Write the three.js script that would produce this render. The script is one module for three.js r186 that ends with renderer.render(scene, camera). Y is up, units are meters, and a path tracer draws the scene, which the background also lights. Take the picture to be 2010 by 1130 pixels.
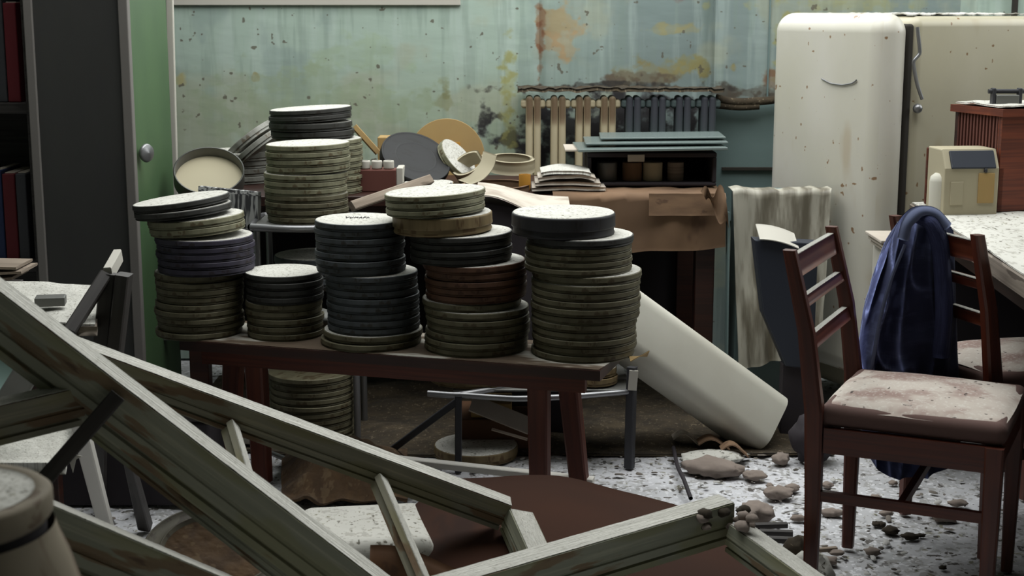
import * as THREE from 'three';
import { RoundedBoxGeometry } from 'three/addons/geometries/RoundedBoxGeometry.js';
import { mergeGeometries, mergeVertices, toCreasedNormals } from 'three/addons/utils/BufferGeometryUtils.js';
import { RectAreaLightUniformsLib } from 'three/addons/lights/RectAreaLightUniformsLib.js';

// ------------------------------------------------------------------ camera, sky, lights, exposure
const scene = new THREE.Scene();
const F = 2900, CX = 1005, CY = 565, EYE = 1.35, PITCH = THREE.MathUtils.degToRad(10.6);
const camera = new THREE.PerspectiveCamera(2 * Math.atan(565 / F) * 180 / Math.PI, 2010 / 1130, 0.05, 60);
camera.position.set(0, EYE, 0);
camera.rotation.set(-PITCH, 0, 0);
camera.focus = 4.1; camera.userData.fStop = 6.3;
scene.add(camera);
const renderer = new THREE.WebGLRenderer({ antialias: true });
renderer.toneMapping = THREE.LinearToneMapping;
renderer.toneMappingExposure = 1.0;
renderer.shadowMap.enabled = true;
scene.background = new THREE.Color(0.92, 0.96, 0.97);
scene.backgroundIntensity = 1.2;
RectAreaLightUniformsLib.init();
// daylight through the back windows, an added ceiling hole and an added side window: [x, y, z, width, height, towards x, y, z, radiance]
const SKYLIGHT = [
  [0.3, 3.06, -4.3, 3.6, 2.0, 0.3, 0, -4.31, 4.4],       // unseen ceiling hole, added for light from above
  [-0.72, 2.2, -5.70, 1.15, 1.3, -0.6, 0.6, -3.2, 3.0],
  [2.98, 2.1, -4.85, 1.3, 1.3, 0.2, 0.7, -4.6, 3.0],  // unseen side window, added to rim the right sides of the cans
  [0.55, 2.2, -5.70, 0.9, 1.3, 0.5, 0.6, -3.2, 3.0],
];
for (const [x, y, z, w, h, tx, ty, tz, e] of SKYLIGHT) {
  const l = new THREE.RectAreaLight(new THREE.Color(0.96, 0.98, 0.96), e, w, h);
  l.position.set(x, y, z); l.lookAt(tx, ty, tz); l.castShadow = true; scene.add(l);
}

// ------------------------------------------------------------------ helpers
const V = (x, y, z) => new THREE.Vector3(x, y, z);
const CP = Math.cos(PITCH), SP = Math.sin(PITCH);
const look = (px, py) => { const a = (px - CX) / F, b = (CY - py) / F; return V(a, -SP + b * CP, -CP - b * SP); };
// surveying the photograph: the point at height h, or at distance d in front of the camera
const onY = (px, py, h) => { const r = look(px, py), t = (h - EYE) / r.y; return V(r.x * t, h, r.z * t); };
const onZ = (px, py, d) => { const r = look(px, py), t = -d / r.z; return V(r.x * t, EYE + r.y * t, -d); };
let seed = 12345;
const rnd = () => { seed = (seed * 1664525 + 1013904223) >>> 0; return seed / 4294967296; };
const rr = (a, b) => a + (b - a) * rnd();
const lerp = (a, b, t) => a + (b - a) * t, clamp = (x, a = 0, b = 1) => Math.min(b, Math.max(a, x));
const smooth = (a, b, x) => { const t = clamp((x - a) / (b - a)); return t * t * (3 - 2 * t); };
// periodic value noise
const LAT = new Float32Array(65536); for (let i = 0; i < 65536; i++) LAT[i] = rnd();
function vn(x, y, px, py, s = 0) {
  const xi = Math.floor(x), yi = Math.floor(y), fx = x - xi, fy = y - yi;
  const h = (i, j) => LAT[((((i % px) + px) % px) * 157 + (((j % py) + py) % py) * 9781 + s * 4099) & 65535];
  const u = fx * fx * (3 - 2 * fx), v = fy * fy * (3 - 2 * fy);
  return lerp(lerp(h(xi, yi), h(xi + 1, yi), u), lerp(h(xi, yi + 1), h(xi + 1, yi + 1), u), v);
}
function fbm(u, v, fx, fy, oct = 4, s = 0) {
  let a = 0, w = 0.5, n = 0;
  for (let k = 0; k < oct; k++) { a += w * vn(u * fx, v * fy, fx, fy, s + k); n += w; fx *= 2; fy *= 2; w *= 0.5; }
  return a / n;
}
const n3 = (x, y, z) => (vn(x + 37, y + z * 0.71, 4096, 4096, 3) + vn(y + 11, z + x * 0.63, 4096, 4096, 7) + vn(z + 91, x + y * 0.57, 4096, 4096, 9)) / 3;
function texture(w, h, fn, srgb = true, rep = [1, 1]) {
  const d = new Uint8Array(w * h * 4);
  for (let j = 0; j < h; j++) for (let i = 0; i < w; i++) {
    const c = fn((i + 0.5) / w, (j + 0.5) / h), o = (j * w + i) * 4;
    if (c.length) { d[o] = clamp(c[0], 0, 255); d[o + 1] = clamp(c[1], 0, 255); d[o + 2] = clamp(c[2], 0, 255); } else d[o] = d[o + 1] = d[o + 2] = clamp(c * 255, 0, 255);
    d[o + 3] = 255;
  }
  const t = new THREE.DataTexture(d, w, h, THREE.RGBAFormat);
  t.wrapS = t.wrapT = THREE.RepeatWrapping; t.magFilter = THREE.LinearFilter; t.minFilter = THREE.LinearMipmapLinearFilter; t.generateMipmaps = true;
  if (srgb) t.colorSpace = THREE.SRGBColorSpace;
  t.repeat.set(rep[0], rep[1]); t.needsUpdate = true; return t;
}
const mix3 = (a, b, t) => [lerp(a[0], b[0], t), lerp(a[1], b[1], t), lerp(a[2], b[2], t)];
const std = (o) => new THREE.MeshStandardMaterial({ roughness: 0.85, side: THREE.DoubleSide, ...o });
const used = new Map();
const numbered = (n) => { const k = used.get(n) ?? 0; used.set(n, k + 1); return k ? n + '_' + String(k).padStart(3, '0') : n; };
function tag(o, label, category, group, kind) {
  o.userData.label = label; o.userData.category = category;
  if (group) o.userData.group = group; if (kind) o.userData.kind = kind; return o;
}
function shade(o) { o.traverse((m) => { if (m.isMesh) { m.castShadow = true; m.receiveShadow = true; } }); return o; }
// a thing: a Group at its base whose children are its parts
function thing(name, p, label, category, group, turn = 0) {
  const o = new THREE.Group(); o.name = numbered(name); o.position.copy(p); o.rotation.y = turn; scene.add(o);
  return tag(o, label, category, group);
}
// a part whose geometry is given in world coordinates (thing not turned)
function wpart(o, name, g, m, parent = o) { g.translate(-o.position.x, -o.position.y, -o.position.z); return part(parent, name, g, m); }
function part(parent, name, g, m, label) {
  const k = new THREE.Mesh(g, m); k.name = name; if (label) k.userData.label = label; k.castShadow = k.receiveShadow = true; parent.add(k); return k;
}
function struct(name, g, m) { const o = new THREE.Mesh(g, m); o.name = numbered(name); o.userData.kind = 'structure'; o.castShadow = o.receiveShadow = true; scene.add(o); return o; }
function solo(name, g, m, label, category, group, base) {   // a thing that is one mesh; its origin at its base
  g.computeBoundingBox(); const b = g.boundingBox, p = base ?? V((b.min.x + b.max.x) / 2, b.min.y, (b.min.z + b.max.z) / 2);
  g.translate(-p.x, -p.y, -p.z);
  const o = new THREE.Mesh(g, m); o.name = numbered(name); o.position.copy(p); o.castShadow = o.receiveShadow = true; scene.add(o); return tag(o, label, category, group);
}
// uv in metres, by the face's main direction
function metric(g, k = 1) {
  const q = g.index ? g.toNonIndexed() : g; const P = q.attributes.position, n = P.count, uv = new Float32Array(n * 2);
  if (!q.attributes.normal) q.computeVertexNormals();
  for (let i = 0; i < n; i += 3) {
    const a = V().fromBufferAttribute(P, i), b = V().fromBufferAttribute(P, i + 1), c = V().fromBufferAttribute(P, i + 2);
    const nn = b.clone().sub(a).cross(c.clone().sub(a)), ax = Math.abs(nn.x), ay = Math.abs(nn.y), az = Math.abs(nn.z);
    [a, b, c].forEach((p, j) => { const [u, v] = ay >= ax && ay >= az ? [p.x, p.z] : ax >= az ? [p.z, p.y] : [p.x, p.y]; uv[(i + j) * 2] = u * k; uv[(i + j) * 2 + 1] = v * k; });
  }
  q.setAttribute('uv', new THREE.BufferAttribute(uv, 2)); return q;
}
const rbox = (w, h, d, r = 0.004, s = 2) => metric(new RoundedBoxGeometry(w, h, d, s, Math.min(r, w / 2.02, h / 2.02, d / 2.02)));
const boxAt = (x0, x1, y0, y1, z0, z1, r = 0.004) => { const g = rbox(Math.abs(x1 - x0), Math.abs(y1 - y0), Math.abs(z1 - z0), r); g.translate((x0 + x1) / 2, (y0 + y1) / 2, (z0 + z1) / 2); return g; };
function merged(list) { return mergeGeometries(list.map((g) => { const q = g.index ? g.toNonIndexed() : g; for (const k of Object.keys(q.attributes)) if (!['position', 'normal', 'uv'].includes(k)) q.deleteAttribute(k); return q; })); }
// a member with the cross-section prof [[a, b], ...] (a along A, b along B), from p0 to p1
function member(p0, p1, prof, A, B, mitre0 = 0, mitre1 = 0) {
  const L = p1.clone().sub(p0).length(), ax = p1.clone().sub(p0).normalize(), pos = [], uv = [];
  const at = (q, e) => p0.clone().addScaledVector(ax, e ? L + mitre1 * q[0] : mitre0 * q[0]).addScaledVector(A, q[0]).addScaledVector(B, q[1]);
  let s = 0;
  for (let i = 0; i < prof.length; i++) {
    const q = prof[i], r = prof[(i + 1) % prof.length], ds = Math.hypot(r[0] - q[0], r[1] - q[1]), a = at(q, 0), b = at(q, 1), c = at(r, 1), d = at(r, 0);
    for (const [p, u, v] of [[a, 0, s], [b, L, s], [c, L, s + ds], [a, 0, s], [c, L, s + ds], [d, 0, s + ds]]) { pos.push(p.x, p.y, p.z); uv.push(u, v); }
    s += ds;
  }
  const tri = THREE.ShapeUtils.triangulateShape(prof.map((q) => new THREE.Vector2(q[0], q[1])), []);
  for (const e of [0, 1]) for (const t of tri) for (const k of t) { const p = at(prof[k], e); pos.push(p.x, p.y, p.z); uv.push(prof[k][0] * 3, prof[k][1]); }
  const g = new THREE.BufferGeometry(); g.setAttribute('position', new THREE.Float32BufferAttribute(pos, 3)); g.setAttribute('uv', new THREE.Float32BufferAttribute(uv, 2)); g.computeVertexNormals(); return g;
}
// a tapering bar with chamfered corners through sections {p, w, d} ; W and D are its cross directions
function bar(secs, W, D, cham = 0.2) {
  const ring = [[1, 1 - cham], [1 - cham, 1], [-1 + cham, 1], [-1, 1 - cham], [-1, -1 + cham], [-1 + cham, -1], [1 - cham, -1], [1, -1 + cham]], pos = [], uv = []; let L = 0;
  const P = secs.map((s) => ring.map(([a, b]) => s.p.clone().addScaledVector(W, a * s.w / 2).addScaledVector(D, b * s.d / 2)));
  const put = (p, u, v) => { pos.push(p.x, p.y, p.z); uv.push(u, v); };
  for (let k = 0; k + 1 < secs.length; k++) {
    const dl = secs[k + 1].p.distanceTo(secs[k].p);
    for (let i = 0; i < 8; i++) { const j = (i + 1) % 8, v = i * 0.015; put(P[k][i], L, v); put(P[k][j], L, v + 0.015); put(P[k + 1][j], L + dl, v + 0.015); put(P[k][i], L, v); put(P[k + 1][j], L + dl, v + 0.015); put(P[k + 1][i], L + dl, v); }
    L += dl;
  }
  for (const k of [0, secs.length - 1]) for (let i = 1; i < 7; i++) { put(P[k][0], 0, 0); put(P[k][i], 0.01, 0); put(P[k][i + 1], 0.01, 0.01); }
  const g = new THREE.BufferGeometry(); g.setAttribute('position', new THREE.Float32BufferAttribute(pos, 3)); g.setAttribute('uv', new THREE.Float32BufferAttribute(uv, 2)); g.computeVertexNormals(); return g;
}
const UP = V(0, 1, 0);
function stick(p0, p1, w, d, hint = UP, w1 = w, d1 = d) {
  const ax = p1.clone().sub(p0).normalize(), W = ax.clone().cross(hint).normalize(), D = W.clone().cross(ax).normalize();
  return bar([{ p: p0, w, d }, { p: p1, w: w1, d: d1 }], W, D);
}
const tube = (pts, r, n = 40, m = 10) => new THREE.TubeGeometry(new THREE.CatmullRomCurve3(pts, false, 'catmullrom', 0.3), n, r, m, false);
const lathe = (pts, n = 48) => new THREE.LatheGeometry(pts.map(([x, y]) => new THREE.Vector2(x, y)), n);
// a thick sheet over fn(u, v) -> point
function sheet(fn, nu, nv, th = 0.002) {
  const P = [], N = [], pos = [], uv = [], idx = [], e = 1e-3;
  for (let j = 0; j <= nv; j++) for (let i = 0; i <= nu; i++) {
    const u = i / nu, v = j / nv, p = fn(u, v), du = fn(Math.min(1, u + e), v).sub(fn(Math.max(0, u - e), v)), dv = fn(u, Math.min(1, v + e)).sub(fn(u, Math.max(0, v - e)));
    P.push(p); N.push(du.cross(dv).normalize());
  }
  const row = nu + 1, n = P.length;
  for (const s of [0.5, -0.5]) for (let k = 0; k < n; k++) { const p = P[k].clone().addScaledVector(N[k], s * th); pos.push(p.x, p.y, p.z); uv.push((k % row) / nu, Math.floor(k / row) / nv); }
  for (let j = 0; j < nv; j++) for (let i = 0; i < nu; i++) { const a = j * row + i, b = a + 1, c = a + row, d = c + 1; idx.push(a, b, d, a, d, c, a + n, d + n, b + n, a + n, c + n, d + n); }
  const edge = (a, b) => idx.push(a, a + n, b + n, a, b + n, b);
  for (let i = 0; i < nu; i++) { edge(i + 1, i); edge(nv * row + i, nv * row + i + 1); }
  for (let j = 0; j < nv; j++) { edge(j * row, (j + 1) * row); edge((j + 1) * row + nu, j * row + nu); }
  const g = new THREE.BufferGeometry(); g.setAttribute('position', new THREE.Float32BufferAttribute(pos, 3)); g.setAttribute('uv', new THREE.Float32BufferAttribute(uv, 2)); g.setIndex(idx); g.computeVertexNormals(); return g;
}
const bil = (a, b, c, d) => (u, v) => a.clone().lerp(b, u).lerp(d.clone().lerp(c, u), v);   // a-b front edge, d-c back edge
// a rough lump
function lump(rx, ry, rz, rough, k = 3, det = 3) {
  const g = mergeVertices(new THREE.IcosahedronGeometry(1, det).deleteAttribute('normal').deleteAttribute('uv')), P = g.attributes.position, o = rr(0, 90);
  for (let i = 0; i < P.count; i++) { const p = V().fromBufferAttribute(P, i), s = 1 + rough * (n3(p.x * k + o, p.y * k + o, p.z * k) - 0.5) * 2 + rough * 0.5 * (n3(p.x * k * 3 + o, p.y * k * 3, p.z * k * 3 + o) - 0.5) * 2; P.setXYZ(i, p.x * s * rx, p.y * s * ry, p.z * s * rz); }
  g.computeVertexNormals(); return metric(g);
}
const ORD = ['topmost', 'second from top', 'third from top', 'fourth from top', 'fifth from top', 'sixth from top', 'seventh from top', 'eighth from top', 'ninth from top', 'tenth from top', 'eleventh from top', 'twelfth from top', 'thirteenth from top', 'fourteenth from top', 'fifteenth from top', 'sixteenth from top', 'seventeenth from top', 'eighteenth from top', 'nineteenth from top', 'lowest but last', 'lowest'];

// ------------------------------------------------------------------ materials
const grainBump = texture(256, 256, (u, v) => fbm(u, v, 4, 64, 3, 5), false);
const roughBump = texture(512, 512, (u, v) => fbm(u, v, 16, 16, 5, 11), false);
const specks = (u, v, n, t, s) => smooth(t, t + 0.05, fbm(u, v, n, n, 3, s));
const dustTex = texture(1024, 1024, (u, v) => {
  let c = mix3([214, 212, 206], [190, 188, 182], fbm(u, v, 6, 6, 5, 1));
  c = mix3(c, [150, 146, 138], 0.45 * specks(u, v, 90, 0.62, 21)); c = mix3(c, [84, 80, 70], 0.8 * specks(u, v, 64, 0.75, 33)); return mix3(c, [110, 106, 84], 0.6 * specks(u, v, 100, 0.75, 41));
});
const floorTex = texture(2048, 2048, (u, v) => {
  let c = mix3([200, 200, 204], [172, 172, 174], smooth(0.35, 0.65, fbm(u, v, 8, 8, 5, 2)));
  c = mix3(c, [140, 138, 134], 0.6 * specks(u, v, 110, 0.60, 22)); c = mix3(c, [70, 66, 62], 0.85 * specks(u, v, 90, 0.70, 34)); c = mix3(c, [104, 100, 74], 0.6 * specks(u, v, 60, 0.77, 44));
  return mix3(c, [222, 222, 226], 0.7 * specks(u, v, 160, 0.64, 52));
}, true, [0.55, 0.55]);
const soilTex = texture(512, 512, (u, v) => mix3(mix3([84, 72, 54], [38, 32, 24], fbm(u, v, 10, 10, 6, 6)), [130, 118, 98], 0.6 * specks(u, v, 50, 0.70, 8)), true, [2.5, 2.5]);
const peelTex = texture(1024, 512, (u, v) => {     // weathered grey-green paint on window joinery
  const st = 0.5 + 0.6 * (fbm(u, v, 3, 24, 4, 13) - 0.5), bl = fbm(u, v, 6, 10, 5, 17);
  let c = mix3([116, 120, 110], [92, 98, 88], st);
  c = mix3(c, [140, 144, 130], 0.35 * smooth(0.55, 0.75, fbm(u, v, 4, 40, 3, 23)));
  c = mix3(c, [84, 66, 46], 0.7 * smooth(0.60, 0.68, bl)); c = mix3(c, [52, 40, 30], 0.6 * smooth(0.74, 0.80, bl)); return mix3(c, [98, 100, 70], 0.45 * smooth(0.55, 0.7, fbm(u, v, 5, 5, 3, 29)));
}, true, [1.1, 3.5]);
const woodTex = texture(512, 512, (u, v) => { const g = fbm(u, v, 3, 40, 4, 15), b = fbm(u, v, 3, 5, 3, 19); return mix3(mix3([108, 56, 34], [62, 28, 18], g), [134, 76, 40], 0.5 * smooth(0.5, 0.8, b)); }, true, [1.6, 5]);
const greyWoodTex = texture(512, 512, (u, v) => mix3(mix3([150, 140, 128], [96, 86, 76], fbm(u, v, 3, 40, 4, 15)), [60, 50, 42], 0.6 * smooth(0.6, 0.7, fbm(u, v, 4, 12, 4, 19))), true, [1.6, 5]);
const clothTex = texture(512, 512, (u, v) => { const w = 0.5 + 0.25 * Math.sin(u * 800) + 0.25 * Math.sin(v * 800); return mix3(mix3([50, 56, 92], [32, 37, 68], fbm(u, v, 8, 8, 5, 3)), [96, 104, 142], 0.35 * w * smooth(0.5, 0.75, fbm(u, v, 14, 30, 4, 9))); });
const paperTex = texture(512, 512, (u, v) => mix3([222, 216, 206], [184, 174, 162], smooth(0.3, 0.8, fbm(u, v, 5, 5, 5, 4))));
const kraftTex = texture(512, 512, (u, v) => mix3(mix3([150, 120, 92], [112, 88, 68], fbm(u, v, 4, 4, 5, 7)), [86, 64, 50], 0.6 * smooth(0.58, 0.7, fbm(u, v, 6, 3, 4, 12))));
const canTex = texture(512, 128, (u, v) => { const s = fbm(u, v, 12, 2, 4, 14), r = fbm(u, v, 20, 6, 4, 16); return mix3(mix3([255, 255, 255], [170, 168, 160], s), [120, 92, 66], 0.55 * smooth(0.58, 0.68, r)); });
const plasticTex = texture(512, 512, (u, v) => mix3([176, 172, 158], [104, 98, 84], smooth(0.3, 0.75, fbm(u, v, 12, 4, 5, 18))));
const fridgeTex = texture(1024, 1024, (u, v) => { let c = mix3([210, 206, 198], [192, 188, 172], fbm(u, v, 5, 3, 4, 24)); c = mix3(c, [126, 92, 62], 0.8 * smooth(0.81, 0.84, fbm(u, v, 40, 40, 3, 26))); return mix3(c, [150, 118, 78], 0.22 * smooth(0.6, 0.75, fbm(u, v, 7, 3, 4, 27))); }, true, [1, 1]);
const M = {
  dust: std({ map: dustTex, color: new THREE.Color(0.9, 0.9, 0.88), roughness: 1, bumpMap: roughBump, bumpScale: 0.004 }),
  floor: std({ map: floorTex, roughness: 1, bumpMap: roughBump, bumpScale: 0.01 }),
  soil: std({ map: soilTex, roughness: 1, bumpMap: roughBump, bumpScale: 0.01 }),
  sash: std({ map: peelTex, color: new THREE.Color(1.55, 1.42, 1.28), roughness: 0.8, bumpMap: grainBump, bumpScale: 0.002 }),
  brownsash: std({ map: peelTex, color: new THREE.Color(1.35, 1.15, 1.02), roughness: 0.85, bumpMap: grainBump, bumpScale: 0.002 }),
  benchwood: std({ map: woodTex, color: new THREE.Color(1.0, 0.78, 0.68), roughness: 0.55 }),
  veneer: std({ map: woodTex, color: new THREE.Color(1.5, 1.25, 1.15), roughness: 0.5 }),
  tin: std({ map: canTex, color: 0x565040, roughness: 0.7 }),
  wood: std({ map: woodTex, color: new THREE.Color(0.85, 0.66, 0.57), roughness: 0.45, bumpMap: grainBump, bumpScale: 0.0006 }),
  darkwood: std({ map: woodTex, color: new THREE.Color(0.85, 0.66, 0.57), color: new THREE.Color(0.3, 0.27, 0.27), roughness: 0.5 }),
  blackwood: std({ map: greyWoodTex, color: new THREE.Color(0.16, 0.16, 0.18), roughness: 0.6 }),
  lath: std({ map: greyWoodTex, color: new THREE.Color(1.25, 1.2, 1.15), roughness: 0.9 }),
  greywood: std({ map: greyWoodTex, roughness: 0.85 }),
  shadedBenchdust: std({ map: texture(512, 512, (u, v) => mix3(mix3([96, 82, 66], [70, 56, 44], fbm(u, v, 6, 30, 4, 71)), [176, 172, 162], smooth(0.5, 0.68, fbm(u, v, 7, 5, 4, 73)))), roughness: 1 }),  // patchy dust on brown wood, darkened for the shade of the can stacks
  denim: std({ map: clothTex, roughness: 0.95, bumpMap: roughBump, bumpScale: 0.002 }),
  paper: std({ map: paperTex, color: new THREE.Color(0.72, 0.69, 0.66), roughness: 0.95 }),
  kraft: std({ map: kraftTex, color: new THREE.Color(0.8, 0.78, 0.76), roughness: 0.9 }),
  cardboard: std({ map: kraftTex, color: new THREE.Color(0.5, 0.36, 0.24), roughness: 0.75 }),
  fibre: std({ map: kraftTex, color: new THREE.Color(0.15, 0.062, 0.016), roughness: 0.95 }),
  blackbox: std({ color: 0x2a2429, roughness: 0.8 }),
  iron: std({ color: 0x3a3a3e, roughness: 0.55, metalness: 0.4 }),
  chrome: std({ color: 0x8a8a8c, roughness: 0.35, metalness: 0.7 }),
  steel: std({ color: 0x6a6a66, roughness: 0.5, metalness: 0.4, bumpMap: roughBump, bumpScale: 0.002 }),
  fridge: std({ map: fridgeTex, roughness: 0.35 }),
  fridgebody: std({ map: fridgeTex, color: new THREE.Color(0.80, 0.77, 0.66), roughness: 0.4 }),
  gasket: std({ color: 0x2a2620, roughness: 0.9 }),
  plastic: std({ map: plasticTex, roughness: 0.5 }),
  cream: std({ color: 0xa89f86, roughness: 0.7 }),
  creamRad: std({ map: texture(256, 256, (u, v) => mix3([188, 176, 146], [112, 92, 70], smooth(0.5, 0.7, fbm(u, v, 4, 4, 4, 31)))), roughness: 0.7 }),
  tealRad: std({ map: texture(256, 256, (u, v) => mix3([74, 88, 88], [58, 60, 68], smooth(0.4, 0.7, fbm(u, v, 4, 4, 4, 32)))), roughness: 0.7 }),
  teal: std({ map: texture(512, 512, (u, v) => mix3([112, 132, 130], [88, 106, 106], fbm(u, v, 5, 8, 5, 35))), roughness: 0.7 }),
  green: std({ map: texture(256, 512, (u, v) => mix3([76, 104, 66], [58, 84, 54], fbm(u, v, 6, 4, 5, 36))), roughness: 0.6 }),
  cabinet: std({ map: texture(256, 512, (u, v) => mix3([58, 58, 55], [44, 44, 43], fbm(u, v, 8, 2, 4, 37))), roughness: 0.75 }),
  stile: std({ color: 0x6e6a66, roughness: 0.7 }),
  white: std({ color: 0xb8b4aa, roughness: 0.8 }),
  foam: std({ map: texture(512, 512, (u, v) => mix3([206, 204, 192], [184, 180, 166], fbm(u, v, 6, 6, 5, 38))), roughness: 0.85 }),
  seat: std({ color: 0x5e4640, roughness: 0.9 }),
  seatdust: std({ map: texture(512, 512, (u, v) => { let c = mix3([190, 180, 170], [150, 128, 120], smooth(0.4, 0.7, fbm(u, v, 4, 4, 4, 39))); c = mix3(c, [60, 50, 46], 0.9 * specks(u, v, 26, 0.755, 46)); return mix3(c, [206, 202, 194], 0.5 * specks(u, v, 60, 0.62, 47)); }), roughness: 1 }),
  yellow: std({ map: texture(256, 256, (u, v) => mix3([176, 146, 92], [144, 118, 78], fbm(u, v, 5, 5, 4, 40))), roughness: 0.8 }),
  orange: std({ color: 0xb8832c, roughness: 0.8 }),
  redbox: std({ color: 0x62382f, roughness: 0.8 }),
  speckle: std({ map: texture(256, 256, (u, v) => mix3([186, 186, 184], [70, 70, 72], smooth(0.4, 0.6, fbm(u, v, 24, 24, 3, 42))), true, [5, 5]), roughness: 0.95 }),
  stone: std({ map: texture(256, 256, (u, v) => mix3([168, 156, 146], [124, 112, 104], fbm(u, v, 6, 6, 5, 43))), roughness: 1, bumpMap: roughBump, bumpScale: 0.01 }),
  brownheap: std({ color: new THREE.Color(0.65, 0.62, 0.58), map: texture(512, 512, (u, v) => mix3(mix3([112, 88, 60], [64, 48, 34], fbm(u, v, 30, 20, 5, 45)), [140, 124, 100], 0.4 * specks(u, v, 50, 0.68, 48))), roughness: 1, bumpMap: roughBump, bumpScale: 0.02 }),
  glass: new THREE.MeshPhysicalMaterial({ color: 0xa8c8c4, roughness: 0.12, transmission: 1, thickness: 0, side: THREE.DoubleSide }),
  dirtyglass: std({ color: 0x6c7876, roughness: 0.25 }),
  navy: std({ color: 0x262b36, roughness: 0.5 }),
};
// film cans: painted or bare tinplate in several tones
const CANMAT = { olive: 0x6f6a54, dark: 0x3e3e3c, blue: 0x565b60, plum: 0x454152, tan: 0x8d7a58, brown: 0x6a4a38, pale: 0x8f8d74, black: 0x2e2d31, grey: 0x92928c, jet: 0x151518 };
for (const k in CANMAT) CANMAT[k] = std({ color: CANMAT[k], map: canTex, roughness: 0.55, metalness: 0.25 });
const CANWORD = { olive: 'olive', dark: 'dark grey', blue: 'blue-grey', plum: 'purplish grey', tan: 'tan', brown: 'rusty brown', pale: 'pale olive', black: 'black', grey: 'dusty grey', jet: 'jet black' };

// ------------------------------------------------------------------ the room
const ZW = -5.7;   // the back wall
// paint, stains, peeled patches and radiator-gap shade painted on the back wall, laid out in metres on the wall (x -1.5 .. 1.7, y 0.4 .. 1.6)
const wx = (px) => (px - 1005) / 514, wy = (py) => 1.37 - (py - 22) / 525;
const PATCH = [[1215, 275, 188, 70, [38, 36, 38], 1.5], [1105, 75, 42, 45, [168, 146, 112], 1], [1095, 50, 40, 18, [160, 148, 116], 1], [1330, 68, 48, 10, [150, 142, 100], 0.8], [1310, 150, 80, 26, [134, 124, 84], 0.9], [1280, 165, 70, 14, [92, 80, 68], 0.8], [1345, 140, 50, 22, [140, 132, 84], 0.8],  // first entry paints soot and shade dark behind the radiator gaps
  [1000, 190, 16, 100, [152, 150, 92], 0.8], [1060, 110, 9, 75, [128, 92, 68], 1], [1550, 90, 30, 85, [150, 146, 92], 0.8], [1530, 170, 26, 22, [120, 86, 66], 0.8], [360, 170, 10, 12, [170, 160, 110], 0.8], [500, 160, 6, 8, [150, 130, 80], 0.7],
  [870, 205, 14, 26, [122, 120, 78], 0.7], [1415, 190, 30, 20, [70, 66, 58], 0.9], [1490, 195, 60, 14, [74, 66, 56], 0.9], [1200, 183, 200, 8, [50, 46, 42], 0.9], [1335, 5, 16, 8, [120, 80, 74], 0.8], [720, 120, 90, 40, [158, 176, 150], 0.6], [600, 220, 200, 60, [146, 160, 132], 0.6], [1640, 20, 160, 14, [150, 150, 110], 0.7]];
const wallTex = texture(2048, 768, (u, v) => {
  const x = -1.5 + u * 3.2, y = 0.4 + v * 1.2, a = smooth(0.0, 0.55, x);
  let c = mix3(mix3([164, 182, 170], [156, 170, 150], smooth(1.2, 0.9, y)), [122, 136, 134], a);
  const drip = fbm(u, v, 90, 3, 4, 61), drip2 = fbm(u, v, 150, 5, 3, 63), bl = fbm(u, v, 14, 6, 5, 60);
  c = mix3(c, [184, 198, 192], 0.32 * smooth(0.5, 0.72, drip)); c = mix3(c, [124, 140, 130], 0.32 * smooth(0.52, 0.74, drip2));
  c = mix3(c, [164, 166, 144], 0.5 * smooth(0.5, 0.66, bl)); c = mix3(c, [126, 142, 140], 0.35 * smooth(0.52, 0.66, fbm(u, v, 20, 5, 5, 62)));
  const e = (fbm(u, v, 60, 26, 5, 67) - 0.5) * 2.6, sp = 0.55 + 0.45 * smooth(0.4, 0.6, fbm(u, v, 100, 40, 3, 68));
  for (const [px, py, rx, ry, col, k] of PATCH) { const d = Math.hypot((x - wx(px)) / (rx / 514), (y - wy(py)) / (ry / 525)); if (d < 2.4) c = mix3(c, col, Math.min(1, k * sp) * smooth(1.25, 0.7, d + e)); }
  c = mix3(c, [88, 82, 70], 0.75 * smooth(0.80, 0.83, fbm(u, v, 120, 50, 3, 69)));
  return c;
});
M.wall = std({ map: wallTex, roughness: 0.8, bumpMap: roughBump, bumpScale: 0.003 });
M.plain = std({ color: 0x6c736a, roughness: 0.9 }); M.ceil = std({ color: 0x8a8880, roughness: 0.95 });
function wallBox(x0, x1, y0, y1, z0, z1) {       // wall texture in the wall's own metres
  const g = metric(new THREE.BoxGeometry(x1 - x0, y1 - y0, z1 - z0).translate((x0 + x1) / 2, (y0 + y1) / 2, (z0 + z1) / 2)), uv = g.attributes.uv;
  for (let i = 0; i < uv.count; i++) { const p = V().fromBufferAttribute(g.attributes.position, i); uv.setXY(i, (p.x + 1.5) / 3.2, (p.y - 0.4) / 1.2); }
  return g;
}
const XL = -2.6, XR = 3.0, ZF = 1.6, HC = 3.1, TH = 0.25, SILL = 1.50, HEAD = 2.85;
const rx0 = wx(1058), rx1 = wx(1402);            // recess over the radiator
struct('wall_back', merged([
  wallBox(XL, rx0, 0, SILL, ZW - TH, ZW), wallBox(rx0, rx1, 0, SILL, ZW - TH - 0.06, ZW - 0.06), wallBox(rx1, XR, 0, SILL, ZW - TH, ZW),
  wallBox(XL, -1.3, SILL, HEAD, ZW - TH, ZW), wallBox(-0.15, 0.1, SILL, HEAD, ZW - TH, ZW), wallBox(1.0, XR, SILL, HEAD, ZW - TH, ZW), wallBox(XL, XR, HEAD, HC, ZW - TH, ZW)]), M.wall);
const plainBox = (x0, x1, y0, y1, z0, z1) => metric(new THREE.BoxGeometry(x1 - x0, y1 - y0, z1 - z0).translate((x0 + x1) / 2, (y0 + y1) / 2, (z0 + z1) / 2));
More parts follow.
